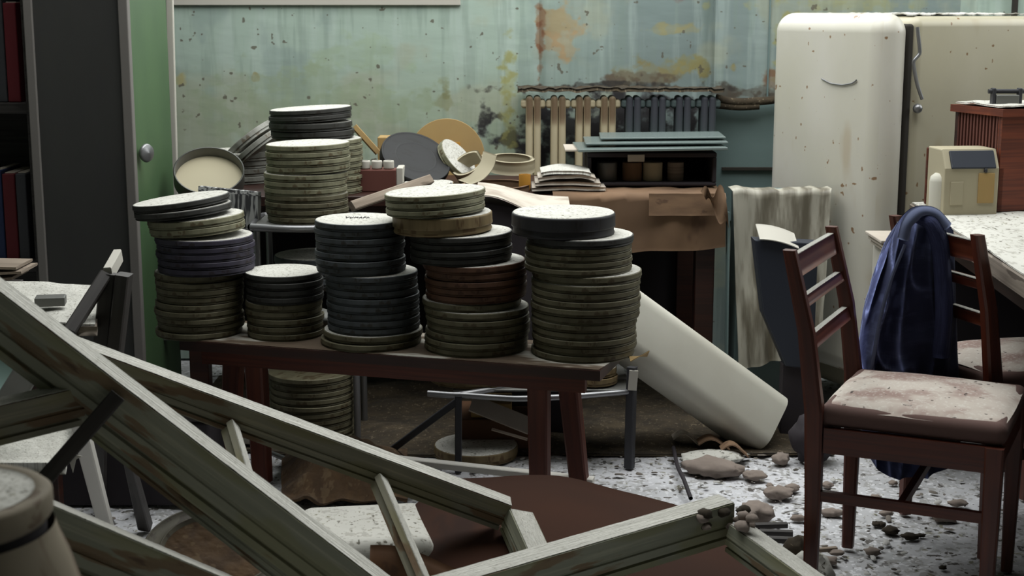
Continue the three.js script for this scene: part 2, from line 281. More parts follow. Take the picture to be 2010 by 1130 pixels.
struct('wall_right', merged([plainBox(XR, XR + TH, 0, 1.45, ZW - TH, ZF), plainBox(XR, XR + TH, 2.75, HC, ZW - TH, ZF), plainBox(XR, XR + TH, 1.45, 2.75, ZW - TH, -5.5), plainBox(XR, XR + TH, 1.45, 2.75, -4.2, ZF)]), M.plain);  // the high side opening is unseen, added for rim light
struct('wall_left', plainBox(XL - TH, XL, 0, HC, ZW - TH, ZF), M.plain);
struct('wall_front', plainBox(XL - TH, XR + TH, 0, HC, ZF, ZF + TH), M.plain);
// unseen opening added in the ceiling to light the tops and the wall: x -1.5 .. 2.1, z -5.3 .. -3.3
struct('ceiling', merged([plainBox(XL - TH, -1.5, HC, HC + 0.2, ZW - TH - 0.06, ZF + TH), plainBox(2.1, XR + TH, HC, HC + 0.2, ZW - TH - 0.06, ZF + TH), plainBox(-1.5, 2.1, HC, HC + 0.2, ZW - TH - 0.06, -5.3), plainBox(-1.5, 2.1, HC, HC + 0.2, -3.3, ZF + TH)]), M.ceil);
{
  // floor, uneven with trodden plaster dust
  const nx = 280, nz = 364, g = new THREE.PlaneGeometry(XR - XL, ZF - ZW + 0.1, nx, nz).rotateX(-Math.PI / 2).translate((XL + XR) / 2, 0, (ZF + ZW) / 2), P = g.attributes.position, uv = g.attributes.uv;
  for (let i = 0; i < P.count; i++) { const x = P.getX(i), z = P.getZ(i); P.setY(i, -0.008 + 0.014 * (n3(x * 9, 3, z * 9) - 0.5) + 0.012 * (n3(x * 30, 5, z * 30) - 0.5)); uv.setXY(i, x, z); }
  g.computeVertexNormals();
  const slab = plainBox(XL - TH, XR + TH, -0.25, -0.03, ZW - TH - 0.06, ZF + TH);
  struct('floor', merged([g, slab]), M.floor);
}
struct('trim_1', boxAt(wx(338), wx(905), 1.372, 1.435, ZW, ZW + 0.012, 0.003), M.white);                 // window board over the left part of the wall
struct('trim_2', stick(onZ(347, 520, 5.20), onZ(332, -40, 5.20), 0.024, 0.02, V(0, 0, 1)), M.white);    // pale strip beside the cupboard
struct('trim_3', boxAt(wx(1506), wx(1509), 0.9, 1.42, ZW, ZW + 0.008, 0.001), M.teal);
struct('trim_4', boxAt(wx(1404), wx(1590), 0.55, wy(212), ZW, ZW + 0.02, 0.004), M.teal);              // dark dado board right of the radiator

// ------------------------------------------------------------------ radiator and pipe
{
  const o = thing('radiator', V((rx0 + rx1) / 2, 0, ZW), 'old cast-iron sectional radiator, cream at left and teal at right, below the recess', 'radiator');
  const yt = wy(196), yb = 0.62, pit = (1408 - 1022) / 8 / 514;
  for (let i = 0; i < 8; i++) {
    const xc = wx(1022) + pit * (i + 0.5), m = i < 4 ? M.creamRad : M.tealRad;
    const cols = [-1, 1].map((s) => { const w = pit * 0.29, g = rbox(w, yt - yb, 0.1, 0.014, 3); g.translate(xc + s * w * 0.54, (yt + yb) / 2, ZW + 0.09); return g; });
    const hubs = [yt - 0.03, yb + 0.03].map((y) => { const g = rbox(pit * 0.99, 0.034, 0.08, 0.012, 3); g.translate(xc, y, ZW + 0.09); return g; });
    wpart(o, 'section', merged([...cols, ...hubs]), m).userData.label = i < 4 ? 'cream section' : 'dark teal section';
  }
  for (const x of [wx(1040), wx(1390)]) wpart(o, 'bracket', boxAt(x - 0.012, x + 0.012, 0, yb + 0.02, ZW + 0.06, ZW + 0.11), M.iron);
  wpart(o, 'dirt_layer', sheet((u, v) => V(lerp(wx(1016), wx(1412), u), yt + 0.012 + 0.016 * n3(u * 40, 1, v * 4) + 0.008 * n3(u * 90, 5, v * 9), lerp(ZW + 0.035, ZW + 0.15, v)), 60, 4, 0.014), M.soil);
  const p = (px, py) => onZ(px, py, 5.64);
  solo('heating_pipe', merged([metric(tube([p(1405, 192), p(1440, 200), p(1500, 198), p(1535, 192), p(1556, 176), p(1562, 168)], 0.016)), metric(tube([p(1395, 205), p(1450, 210), p(1490, 208)], 0.014))]), M.soil, 'grimy bent heating pipe running right from the radiator along the wall', 'pipe');
}
// ------------------------------------------------------------------ refrigerator
{
  const n = V(-0.89, 0, 0.454), t = V(0.454, 0, 0.89), c = V(1.285, 0, -4.82);         // door normal, along the door to the near edge, near seam corner
  const mk = (a0, a1, b0, b1, y0, y1, r) => { const g = rbox(a1 - a0, y1 - y0, b1 - b0, r, 6); g.translate((a0 + a1) / 2, (y0 + y1) / 2, (b0 + b1) / 2); g.applyMatrix4(new THREE.Matrix4().makeBasis(t, UP, n).setPosition(c)); return g; };
  const o = thing('refrigerator', V(1.45, 0, -5.15), 'cream rounded vintage refrigerator with dusty top and rust spots, by the back wall', 'refrigerator');
  wpart(o, 'body', mk(-0.56, 0, -0.55, -0.012, 0.04, 1.335, 0.035), M.fridgebody);
  const door = wpart(o, 'door', mk(-0.58, 0.012, 0.0, 0.13, 0.14, 1.345, 0.075), M.fridge);
  wpart(o, 'gasket', mk(-0.55, -0.008, -0.02, 0.008, 0.14, 1.31, 0.01), M.gasket);
  const q = (a, b, y) => c.clone().addScaledVector(t, a).addScaledVector(n, b).setY(y);
  wpart(o, 'hinge', merged([metric(tube([q(0.02, -0.005, 1.30), q(0.02, -0.02, 1.22), q(0.015, 0.0, 1.19), q(0.015, -0.02, 1.12), q(0.02, -0.04, 1.07)], 0.006)), metric(new THREE.SphereGeometry(0.016, 14, 10).translate(q(0.012, -0.03, 1.04).x, 1.04, q(0.012, -0.03, 1.04).z))]), M.chrome);
  wpart(o, 'emblem', metric(tube([q(-0.28, 0.1325, 1.128), q(-0.23, 0.134, 1.115), q(-0.17, 0.134, 1.112), q(-0.12, 0.134, 1.12), q(-0.10, 0.134, 1.13)], 0.0025)), M.chrome, door);
  for (const [a, b] of [[-0.5, -0.5], [-0.5, -0.06], [-0.05, -0.5], [-0.05, -0.06]]) wpart(o, 'foot', (() => { const g = metric(new THREE.CylinderGeometry(0.02, 0.024, 0.06, 14)); const p = q(a, b, 0.025); g.translate(p.x, p.y, p.z); return g; })(), M.iron);
  wpart(o, 'dust_layer', sheet((u, v) => q(lerp(-0.53, -0.03, v), lerp(-0.53, -0.03, u), 1.338 + 0.02 * Math.max(0, n3(u * 20, 2, v * 20) - 0.42)), 40, 20, 0.003), M.dust);
}

// ------------------------------------------------------------------ film cans
const CR = 0.14, CT = 0.026;
const canBody = metric(lathe([[0.001, 0], [CR * 0.95, 0], [CR * 0.985, 0.0012], [CR * 0.99, 0.003], [CR * 0.975, 0.0045], [CR * 0.972, 0.011], [CR * 0.972, CT - 0.004]], 56));
const canLid = metric(lathe([[CR * 0.985, 0.0095], [CR * 1.004, 0.0100], [CR * 1.006, 0.0118], [CR, 0.013], [CR, CT - 0.003], [CR * 0.995, CT - 0.0008], [CR * 0.975, CT], [CR * 0.95, CT - 0.0004], [CR * 0.935, CT - 0.0018], [CR * 0.62, CT - 0.0018], [CR * 0.6, CT - 0.0006], [CR * 0.56, CT - 0.0006], [CR * 0.54, CT - 0.0018], [0.001, CT - 0.0016]], 56), 4);
function discUV(g, r) { const P = g.attributes.position, uv = g.attributes.uv; for (let i = 0; i < P.count; i++) uv.setXY(i, P.getX(i) / r * 0.2 + 0.5, P.getZ(i) / r * 0.2 + 0.5); return g; }
const canDust = discUV(lathe([[CR * 0.975, CT + 0.0002], [CR * 0.96, CT + 0.001], [CR * 0.9, CT + 0.0008], [CR * 0.63, CT + 0.0007], [CR * 0.61, CT + 0.0016], [CR * 0.55, CT + 0.0016], [CR * 0.53, CT + 0.0006], [0.001, CT + 0.0008]], 56), CR);
function canProto(kind) {
  const g = new THREE.Group(); part(g, 'body', canBody, CANMAT[kind]); part(g, 'lid', canLid, CANMAT[kind]); return g;
}
const protos = {}; for (const k in CANMAT) protos[k] = canProto(k);
function can(kind, p, q, R, T, label, group, dusty = false) {
  const o = protos[kind].clone(); o.name = numbered('film_can'); o.position.copy(p); o.quaternion.copy(q); o.scale.set(R / CR, T / CT, R / CR);
  o.rotateY(rr(0, 6)); scene.add(o); tag(o, label, 'film can', group);
  if (dusty) part(o, 'dust_layer', canDust, M.dust);
  return o;
}
// segs run from the bottom up: [count, kind, radius, thickness, px shift, tilt about the view axis in degrees, px shift in depth]
function stack(base, segs, where, group, scale) {
  let p = base.clone(), tilt = 0; const list = [];
  for (const [n, kind, R, T, dx, tl = 0, dz = 0] of segs) {
    const d = THREE.MathUtils.degToRad(tl) - tilt; tilt += d;
    for (let k = 0; k < n; k++) {
      const q = new THREE.Quaternion().setFromAxisAngle(V(0, 0, 1), tilt).multiply(new THREE.Quaternion().setFromAxisAngle(V(1, 0, 0), rr(-0.004, 0.004)));
      if (k === 0 && d) p.y += R * Math.sin(Math.abs(d)) * 0.92;
      list.push([kind, V(base.x + dx / scale + rr(-0.004, 0.004) - Math.sin(tilt) * (p.y - base.y) * 0.0, p.y, base.z + dz / scale + rr(-0.004, 0.004)), q, R * rr(0.99, 1.01), T, k === n - 1 && !where.includes('floor stack')]);
      p.y += T * Math.cos(tilt) + 0.0004;
    }
  }
  const out = list.length;
  list.forEach(([kind, c, q, R, T, dusty], i) => can(kind, c, q, R, T, CANWORD[kind] + (i === out - 1 ? ' dusty' : '') + ' film can, ' + ORD[out - 1 - i] + ' ' + where, group, dusty));
  return p.y;
}
const BH = 0.42;   // the bench top
const GB = 'film cans piled on the bench';
const TC = 0.0205;
stack(onY(396, 652, BH), [[9, 'olive', 0.126, TC, -2], [5, 'plum', 0.14, TC, 14], [2, 'pale', 0.138, 0.023, 0, 4], [1, 'dark', 0.139, 0.021, -22, 6], [1, 'dark', 0.139, 0.021, -27, 7]], 'of leaning stack at bench left end', GB, 655);
stack(onY(560, 656, BH), [[5, 'olive', 0.112, 0.021, 0], [4, 'dark', 0.112, 0.0205, 0]], 'of short second stack on bench', GB, 670);
stack(onY(730, 671, BH), [[2, 'olive', 0.142, 0.021, 0], [8, 'blue', 0.131, 0.0205, 2], [7, 'blue', 0.126, 0.0205, -20]], 'of blue-grey stack in bench middle', GB, 700);
stack(onY(937, 682, BH), [[6, 'olive', 0.145, TC, 0], [1, 'olive', 0.138, 0.021, -10], [5, 'brown', 0.141, TC, -4, 1], [4, 'dark', 0.142, 0.019, -30, 1.5], [1, 'tan', 0.139, 0.05, -66, 2], [3, 'pale', 0.138, 0.019, -84, 3.5]], 'of tall stack on bench', GB, 725);
stack(onY(1146, 692, BH), [[5, 'olive', 0.144, 0.021, 0], [5, 'olive', 0.15, 0.021, 4], [1, 'olive', 0.151, 0.023, 6], [4, 'olive', 0.146, 0.0185, -12], [1, 'dark', 0.146, 0.022, -12], [1, 'black', 0.1425, 0.058, -46]], 'of stack at bench right end', GB, 735);

{
  // handwriting on the lid of the blue-grey stack's topmost can
  const top = scene.children.filter((o) => o.userData.label && o.userData.label.includes('topmost of blue-grey')).pop(), y0 = CT + 0.003;
  const L = [[[0, 1], [0.5, 0.5], [1, 1]], [[0.5, 0.5], [0.3, 0]], [[1.4, 1], [1.35, 0.1], [1.8, 0], [2.1, 1]], [[2.5, 0], [2.7, 1], [3.0, 0.4], [3.4, 1], [3.5, 0]], [[3.9, 0], [4.3, 1], [4.6, 0]], [[4.0, 0.4], [4.5, 0.4]], [[5.0, 0], [5.1, 1], [5.6, 0.8], [5.1, 0.45]], [[5.9, 0], [6.2, 0.9], [6.6, 0.1]]];
  const gs = L.map((l) => metric(tube(l.map(([x, y]) => V((x - 3.9) * 0.0115, y0, -y * 0.026)), 0.0013, 12, 5)));
  const e = new THREE.Euler().setFromQuaternion(top.quaternion, 'YXZ'); const g2 = merged(gs); g2.rotateY(-e.y);
  part(top, 'lettering', g2, M.blackbox, 'black handwriting');
}

// ------------------------------------------------------------------ bench
{
  const a = onY(1178, 728, BH), b = onY(352, 668, BH), ax = b.clone().sub(a).normalize(), dp = V(-ax.z, 0, ax.x); if (dp.z > 0) dp.negate();
  const D = 0.30, c = b.clone().addScaledVector(dp, D), d = a.clone().addScaledVector(dp, D).addScaledVector(ax, -0.03);
  const o = thing('bench', V((a.x + b.x) / 2, 0, (a.z + b.z) / 2 - 0.13), 'long low dark wooden bench carrying the stacks of film cans', 'bench');
  wpart(o, 'seat_board', member(a, b, [[0, 0], [0, -0.028], [D, -0.028], [D, 0]], dp, UP), M.darkwood);
  wpart(o, 'dust_layer', sheet((u, v) => bil(a, b, c, d)(u * 0.99 + 0.005, v * 0.97 + 0.015).setY(BH + 0.001 + 0.0012 * n3(u * 60, 4, v * 20)), 90, 24, 0.0012), M.shadedBenchdust);
  const f = (s, w) => a.clone().addScaledVector(ax, s).addScaledVector(dp, w);
  wpart(o, 'apron', member(f(0.05, 0.035).setY(BH - 0.028), f(b.distanceTo(a) - 0.05, 0.035).setY(BH - 0.028), [[0, 0], [0.022, 0], [0.022, -0.045], [0, -0.045]], dp, UP), M.benchwood);
  wpart(o, 'apron', member(f(0.05, D - 0.06).setY(BH - 0.028), f(b.distanceTo(a) - 0.05, D - 0.06).setY(BH - 0.028), [[0, 0], [0.022, 0], [0.022, -0.045], [0, -0.045]], dp, UP), M.benchwood);
  const L = b.distanceTo(a);
  for (const [s, w, s2] of [[0.185, 0.06, 0.18], [0.16, 0.25, 0.115], [L - 0.21, 0.06, L - 0.22], [L - 0.06, 0.22, L - 0.03]]) wpart(o, 'leg', stick(f(s, w).setY(BH - 0.03), f(s2, w).setY(0), 0.058, 0.045, dp, 0.05, 0.04), M.benchwood);
}

// ------------------------------------------------------------------ chairs
function chair(foot, side, label, seatLabel, Wc = 0.355) {   // foot: rear left foot; side: towards the chair's front; Wd: towards its other side
  const o = thing('dining_chair', foot.clone(), label, 'chair', null), fw = side.clone().normalize(), wd = V(-fw.z, 0, fw.x), W = Wc, L = 0.39;
  const q = (a, b, y) => foot.clone().addScaledVector(fw, a).addScaledVector(wd, b).setY(y);
  for (const b of [0, W]) {
    wpart(o, 'leg', bar([{ p: q(0, b, 0), w: 0.028, d: 0.026 }, { p: q(0, b, 0.25), w: 0.036, d: 0.03 }, { p: q(-0.005, b, 0.46), w: 0.042, d: 0.032 }, { p: q(-0.03, b, 0.64), w: 0.036, d: 0.03 }, { p: q(-0.075, b, 0.825), w: 0.028, d: 0.028 }], fw, wd, 0.3), M.wood);
    wpart(o, 'leg', bar([{ p: q(L, b === 0 ? 0.0 : W, 0), w: 0.026, d: 0.026 }, { p: q(L, b, 0.25), w: 0.036, d: 0.034 }, { p: q(L, b, 0.425), w: 0.04, d: 0.036 }], fw, wd, 0.2), M.wood);
    wpart(o, 'seat_rail', member(q(0.02, b, 0.425), q(L - 0.02, b, 0.425), [[-0.011, 0], [0.011, 0], [0.011, -0.058], [-0.011, -0.058]], wd, UP), M.wood);
    wpart(o, 'stretcher', member(q(0.016, b, 0.275), q(L - 0.016, b, 0.275), [[-0.008, 0], [0.008, 0], [0.008, -0.024], [-0.008, -0.024]], wd, UP), M.wood);
  }
  for (const a of [0.0, L]) wpart(o, 'seat_rail', member(q(a, 0.016, 0.425), q(a, W - 0.016, 0.425), [[-0.011, 0], [0.011, 0], [0.011, -0.058], [-0.011, -0.058]], fw, UP), M.wood);
  wpart(o, 'stretcher', member(q(L * 0.5, 0.008, 0.272), q(L * 0.5, W - 0.008, 0.272), [[-0.008, 0], [0.008, 0], [0.008, -0.02], [-0.008, -0.02]], fw, UP), M.wood);
  // three slats across the back, bowed a little
  for (const [y, h, off] of [[0.808, 0.05, -0.068], [0.712, 0.022, -0.046], [0.625, 0.03, -0.026]]) {
    const g = sheet((u, v) => q(off - 0.001 * Math.sin(u * Math.PI) + (v - 0.5) * 0.01, lerp(0.012, W - 0.012, u), y - h * v), 14, 3, 0.016); const sl = wpart(o, 'back_slat', metric(g), M.wood); wpart(o, 'dust_layer', sheet((u, v) => q(off - 0.001 * Math.sin(u * Math.PI) - 0.005 + (v - 0.5) * 0.014, lerp(0.014, W - 0.014, u), y + 0.0018), 14, 2, 0.0016), M.dust, sl);
  }
  // padded seat
  const g = new RoundedBoxGeometry(L + 0.02, 0.05, W + 0.005, 6, 0.022), P = g.attributes.position;
  for (let i = 0; i < P.count; i++) { const x = P.getX(i) / (L / 2), z = P.getZ(i) / (W / 2), y = P.getY(i); if (y > 0) P.setY(i, y + 0.018 * Math.max(0, 1 - x * x) * Math.max(0, 1 - z * z) + 0.004 * (n3(x * 4, 1, z * 4) - 0.5)); }
  g.computeVertexNormals(); const uv = g.attributes.uv; for (let i = 0; i < P.count; i++) uv.setXY(i, P.getX(i) * 1.7 + 0.3, P.getZ(i) * 1.7 + 0.2);
  g.applyMatrix4(new THREE.Matrix4().makeBasis(fw, UP, wd)); const cc = q(L / 2 + 0.012, W / 2, 0.449); g.translate(cc.x, cc.y, cc.z);
  wpart(o, 'seat', g, M.seat).userData.label = seatLabel;
  wpart(o, 'dust_layer', sheet((u, v) => { const x = (u - 0.5) * 1.97, z = (v - 0.5) * 1.97, p = q(L / 2 + 0.012 + x * (L + 0.02) / 2 * (1 - 0.03 * z * z), W / 2 + z * W / 2 * (1 - 0.03 * x * x), 0.474), ex = L / (L + 0.02); return p.setY(0.474 + 0.018 * Math.max(0, 1 - x * x) * Math.max(0, 1 - z * z) + 0.0015 + 0.004 * (n3(x * 4, 1, z * 4) - 0.5) - 0.012 * Math.pow(Math.max(Math.abs(x), Math.abs(z)), 14)); }, 40, 40, 0.002), M.seatdust, o.children[o.children.length - 1]);
  return o;
}
const chair1 = chair(V(0.862, 0, -3.606), V(0.906, 0, 0.423), 'reddish wooden chair with a dusty padded seat, standing in front at right', 'pinkish padded seat strewn with plaster dust', 0.405);
const C2 = V(1.075, 0, -3.86);
chair(C2, V(0.95, 0, -0.31), 'dark wooden chair tucked under the dusty desk, a blue garment over its back', 'dusty padded seat');
// ------------------------------------------------------------------ blue denim garment over the second chair
{
  // a closed draped form: arched top edge over the chair rail, hem below, folds fanning down from the peak
  const D = 3.66, curve = (pts) => new THREE.CatmullRomCurve3(pts.map(([x, y]) => V(x, y, 0)));
  const top = curve([[1752, 476], [1768, 432], [1794, 408], [1822, 405], [1850, 422], [1874, 454]]), hem = curve([[1697, 878], [1716, 912], [1770, 926], [1830, 915], [1862, 900], [1886, 872]]);
  const NU = 220, NV = 110, pos = [], uv = [], idx = [], col = [];
  for (let j = 0; j <= NV; j++) for (let i = 0; i <= NU; i++) {
    const v = j / NV, a = i / NU * Math.PI * 2, u = (1 - Math.cos(a)) / 2, front = Math.sin(a) >= 0 ? 1 : -1;
    const t = top.getPoint(u), h = hem.getPoint(u), bow = 34 * Math.sin(Math.PI * Math.pow(v, 0.8)) * (1 - u);
    const p = onZ(lerp(t.x, h.x, v) - bow, lerp(t.y, h.y, v), D);
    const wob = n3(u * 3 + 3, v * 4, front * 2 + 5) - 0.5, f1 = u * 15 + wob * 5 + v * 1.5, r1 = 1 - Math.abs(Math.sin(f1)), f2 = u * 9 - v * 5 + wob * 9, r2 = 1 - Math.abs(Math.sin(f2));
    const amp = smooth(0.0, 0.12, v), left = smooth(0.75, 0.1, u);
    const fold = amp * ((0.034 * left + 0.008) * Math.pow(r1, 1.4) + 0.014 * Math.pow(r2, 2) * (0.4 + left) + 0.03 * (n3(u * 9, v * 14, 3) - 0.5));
    const bulge = lerp(0.02, 0.06, smooth(0, 0.5, v)) * Math.sqrt(Math.max(0, Math.sin(Math.PI * u))) * smooth(-0.02, 0.07, v);
    pos.push(p.x, p.y, p.z + front * (bulge + fold * Math.sqrt(Math.abs(Math.sin(a)))) - 0.01); uv.push(i / NU * 1.2, v * 1.6);
    const w = (1.3 * Math.pow(r1, 9) * (0.05 + left) + 1.2 * Math.pow(r2, 14) * (0.08 + left) + 0.3 * left * smooth(0.55, 0.75, n3(u * 20, v * 26, 9))) * amp + 0.22 * smooth(0.08, 0.0, v), l = 0.5 + 0.4 * left + 1.6 * smooth(0.1, 0, u); col.push(l + 8 * w, l + 7.6 * w, l + 5.2 * w);  // crest highlights and lit left edge painted in, mixed with worn, dusty denim
  }
  for (let j = 0; j < NV; j++) for (let i = 0; i < NU; i++) { const a = j * (NU + 1) + i; idx.push(a, a + NU + 2, a + 1, a, a + NU + 1, a + NU + 2); }
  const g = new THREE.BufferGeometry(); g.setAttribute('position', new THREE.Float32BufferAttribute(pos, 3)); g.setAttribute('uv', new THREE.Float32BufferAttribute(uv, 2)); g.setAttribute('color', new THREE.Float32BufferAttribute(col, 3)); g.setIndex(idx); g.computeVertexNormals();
  const o = thing('jacket', onZ(1790, 920, D), 'crumpled dark blue denim jacket hanging over the back of a chair', 'jacket');
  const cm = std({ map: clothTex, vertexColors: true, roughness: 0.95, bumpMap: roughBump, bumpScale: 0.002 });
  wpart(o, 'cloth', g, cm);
  const p = (px, py, d = 3.585) => onZ(px, py, d);
  const ribbon = (pts, w, th = 0.012, lift = 0.014) => { const c = new THREE.CatmullRomCurve3(pts); return sheet((u, v) => { const q = c.getPoint(u), t = c.getTangent(u), n = t.clone().cross(V(0, 0.2, 1)).normalize(); return q.addScaledVector(n, (v - 0.5) * w * (0.7 + 0.6 * n3(u * 6, 1, 2))).add(V(0, 0, lift * Math.sin(v * Math.PI))); }, 40, 8, th); };
  wpart(o, 'sleeve', ribbon([p(1806, 424, 3.63), p(1826, 436, 3.61), p(1842, 470, 3.605), p(1850, 540, 3.605), p(1852, 620, 3.605), p(1846, 700, 3.61)], 0.034, 0.01, 0.016), M.denim);
  wpart(o, 'collar', ribbon([p(1772, 470, 3.61), p(1782, 436, 3.61), p(1806, 416, 3.62), p(1834, 420, 3.62), p(1858, 446, 3.61)], 0.022, 0.008), M.paleDenim = std({ color: 0x5c6480, roughness: 0.95 }));
  wpart(o, 'seam', ribbon([[1776, 480], [1750, 545], [1730, 615], [1716, 690], [1704, 770]].map(([x, y]) => p(x, y, 3.59)), 0.006, 0.004, 0.002), M.paleDenim);
}

// ------------------------------------------------------------------ desk at right and what stands on it
{
  const e0 = V(1.268, 0.75, -4.68), e1 = V(1.15, 0.75, -2.95), ax = e1.clone().sub(e0).normalize(), rt = V(-ax.z, 0, ax.x); if (rt.x < 0) rt.negate();
  const o = thing('desk', V(1.7, 0, -3.7), 'large desk at right covered with white dust and plaster crumbs', 'desk'), W = 0.95;
  const f = (s, w, y) => e0.clone().addScaledVector(ax, s).addScaledVector(rt, w).setY(y), L = e0.distanceTo(e1);
  wpart(o, 'tabletop', member(f(0, 0, 0.745), f(L, 0, 0.745), [[0, 0], [0.004, 0.003], [W, 0.003], [W, -0.042], [0, -0.042]], rt, UP), M.greywood);
  wpart(o, 'dust_layer', sheet((u, v) => f(0.006 + u * (L - 0.012), 0.006 + v * (W - 0.02), 0.751 + 0.012 * Math.max(0, n3(u * 30, 6, v * 20) - 0.45)), 70, 44, 0.003), M.dust);
  wpart(o, 'side_panel', member(f(0.05, 0.5, 0.70), f(L - 0.08, 0.5, 0.70), [[0, 0], [0.03, 0], [0.03, -0.68], [0, -0.68]], rt, UP), M.darkwood);
  wpart(o, 'back_panel', member(f(0.10, 0.06, 0.70), f(0.10, 0.88, 0.70), [[0, 0], [0.02, 0], [0.02, -0.62], [0, -0.62]], ax, UP), M.blackbox);  // dark panel added to keep the space under the desk dark
  for (const [s, w] of [[0.06, 0.10], [L - 0.06, 0.05], [0.06, W - 0.05], [L - 0.06, W - 0.05]]) wpart(o, 'leg', stick(f(s, w, 0.703), f(s, w, 0), 0.05, 0.05, ax), M.darkwood);
  wpart(o, 'apron', member(f(0.08, 0.06, 0.703), f(L - 0.08, 0.06, 0.703), [[0, 0], [0.02, 0], [0.02, -0.07], [0, -0.07]], rt, UP), M.darkwood);
  // small mess on the desk
  solo('plaster_heap', (() => { const g = lump(0.10, 0.05, 0.10, 0.4, 4); const p = onY(2010, 398, 0.755); g.translate(p.x + 0.03, 0.775, p.z + 0.05); return g; })(), M.dust, 'heap of white plaster crumbs on the desk beside the brown radio', 'plaster heap');
  const bc = thing('wooden_radio', V(1.5, 0.757, -4.35), 'brown wooden radio cabinet with a slatted grille on the dusty desk', 'radio');
  const c0 = V(1.462, 0.757, -4.42), l = V(-0.30, 0, -0.95).normalize().multiplyScalar(0.24), r = V(0.95, 0, -0.30).normalize().multiplyScalar(0.42), hh = 0.285;
  const bx = (s, t, u0, u1, y0, y1, w) => { const p0 = c0.clone().addScaledVector(s, u0).setY(c0.y + y0), p1 = c0.clone().addScaledVector(s, u1).setY(c0.y + y0), n = t.clone().normalize(); return member(p0, p1, [[0, 0], [w, 0], [w, y1 - y0], [0, y1 - y0]], n, UP); };
  wpart(bc, 'front_panel', bx(r, l, 0.0, 1, 0, hh, 0.02), M.veneer);
  wpart(bc, 'back_panel', (() => { const g = bx(r, l, 0.0, 1, 0, hh, 0.02); g.translate(l.x * 0.92, 0, l.z * 0.92); return g; })(), M.darkwood);
  wpart(bc, 'side_panel', (() => { const g = bx(l, r, 0.0, 1, 0, hh, 0.02); g.translate(r.x * 0.95, 0, r.z * 0.95); return g; })(), M.darkwood);
  wpart(bc, 'grille_frame', bx(l, r, 0.0, 1, 0, 0.13, 0.015), M.veneer);
  wpart(bc, 'grille_back', (() => { const g = bx(l, r, 0.02, 0.98, 0.13, hh, 0.01); g.translate(r.x * 0.05, 0, r.z * 0.05); return g; })(), M.blackbox);
  for (let i = 0; i < 14; i++) wpart(bc, 'slat', bx(l, r, 0.03 + i * 0.068, 0.06 + i * 0.068, 0.13, hh, 0.012), M.redbox);
  wpart(bc, 'top', member(c0.clone().addScaledVector(r, -0.02).addScaledVector(l, -0.05).setY(c0.y + hh), c0.clone().addScaledVector(r, 1.02).addScaledVector(l, -0.05).setY(c0.y + hh), [[0, 0], [0.27, 0], [0.27, 0.022], [0, 0.022]], l.clone().normalize(), UP), M.veneer);
  wpart(bc, 'dust_layer', sheet((u, v) => c0.clone().addScaledVector(r, u).addScaledVector(l, v * 1.04 - 0.03).setY(c0.y + hh + 0.025 + 0.01 * n3(u * 12, 3, v * 9)), 24, 14, 0.004), M.dust);
  const dv = thing('small_instrument', V(1.52, 1.07, -4.36), 'small dark metal instrument standing on top of the wooden radio', 'instrument');
  const ib = onZ(1975, 188, 4.53); ib.y = 1.071; dv.position.copy(ib);
  part(dv, 'base', rbox(0.07, 0.03, 0.04, 0.004).translate(0, 0.015, 0), M.steel); part(dv, 'bracket', merged([-1, 1].map((s) => rbox(0.01, 0.05, 0.03, 0.003).translate(s * 0.04, 0.025, 0))), M.iron);
  part(dv, 'shaft', metric(new THREE.CylinderGeometry(0.007, 0.007, 0.11, 12).rotateZ(Math.PI / 2).translate(0, 0.04, 0)), M.iron);
  // beige box with a dark inset
  const bb = thing('beige_case', V(1.30, 0.757, -4.30), 'beige plastic case with a dark slanted top window, on the desk before the radio', 'case');
  const a0 = onY(1846, 418, 0.757), w = 0.16, d = 0.13, h = 0.185; bb.position.set(a0.x + w / 2, 0.757, a0.z - d / 2); bb.rotation.y = 0.1;
  part(bb, 'housing', (() => { const s = new THREE.Shape(); s.moveTo(-d / 2, 0); s.lineTo(d / 2, 0); s.lineTo(d / 2, h * 0.72); s.lineTo(d / 2 - 0.03, h); s.lineTo(-d / 2, h); s.closePath(); const g = new THREE.ExtrudeGeometry(s, { depth: w, bevelEnabled: true, bevelSize: 0.004, bevelThickness: 0.004, bevelSegments: 2 }); g.rotateY(-Math.PI / 2); g.translate(w / 2, 0, 0); return metric(g); })(), M.cream);
  part(bb, 'window', (() => { const g = rbox(w * 0.86, 0.058, 0.008, 0.003); g.rotateX(-0.52); g.translate(0.004, h * 0.86, d / 2 - 0.008); return g; })(), M.navy);
  part(bb, 'door', rbox(0.05, 0.09, 0.006, 0.002).translate(0.045, 0.075, d / 2 + 0.005), M.yellow); part(bb, 'panel', rbox(0.04, 0.07, 0.004, 0.002).translate(-0.045, 0.06, d / 2 + 0.005), M.cream);
  part(bb, 'latch', rbox(0.01, 0.012, 0.008, 0.003).translate(0.04, 0.128, d / 2 + 0.008), M.iron);
  const w2 = onY(1842, 416, 0.757);
  solo('white_canister', (() => { const g = metric(lathe([[0.001, 0], [0.032, 0], [0.036, 0.01], [0.037, 0.09], [0.034, 0.105], [0.022, 0.115], [0.001, 0.117]], 28)); g.translate(w2.x + 0.012, 0.757, w2.z - 0.02); return g; })(), M.foam, 'small off-white canister squeezed beside the beige case on the desk', 'canister');
  const bp = onY(1834, 402, 0.757);
  solo('brown_board', boxAt(bp.x - 0.026, bp.x + 0.026, 0.757, 0.935, bp.z - 0.03, bp.z - 0.012), M.wood, 'narrow reddish-brown board standing upright on the desk by the refrigerator', 'board');
  // white drawer cabinet behind the garment
  const cb = thing('drawer_cabinet', V(1.10, 0, -4.36), 'small white drawer cabinet with papers on top, behind the hanging garment', 'cabinet');
  wpart(cb, 'carcass', boxAt(1.105, 1.235, 0, 0.655, -4.47, -4.27), M.white);
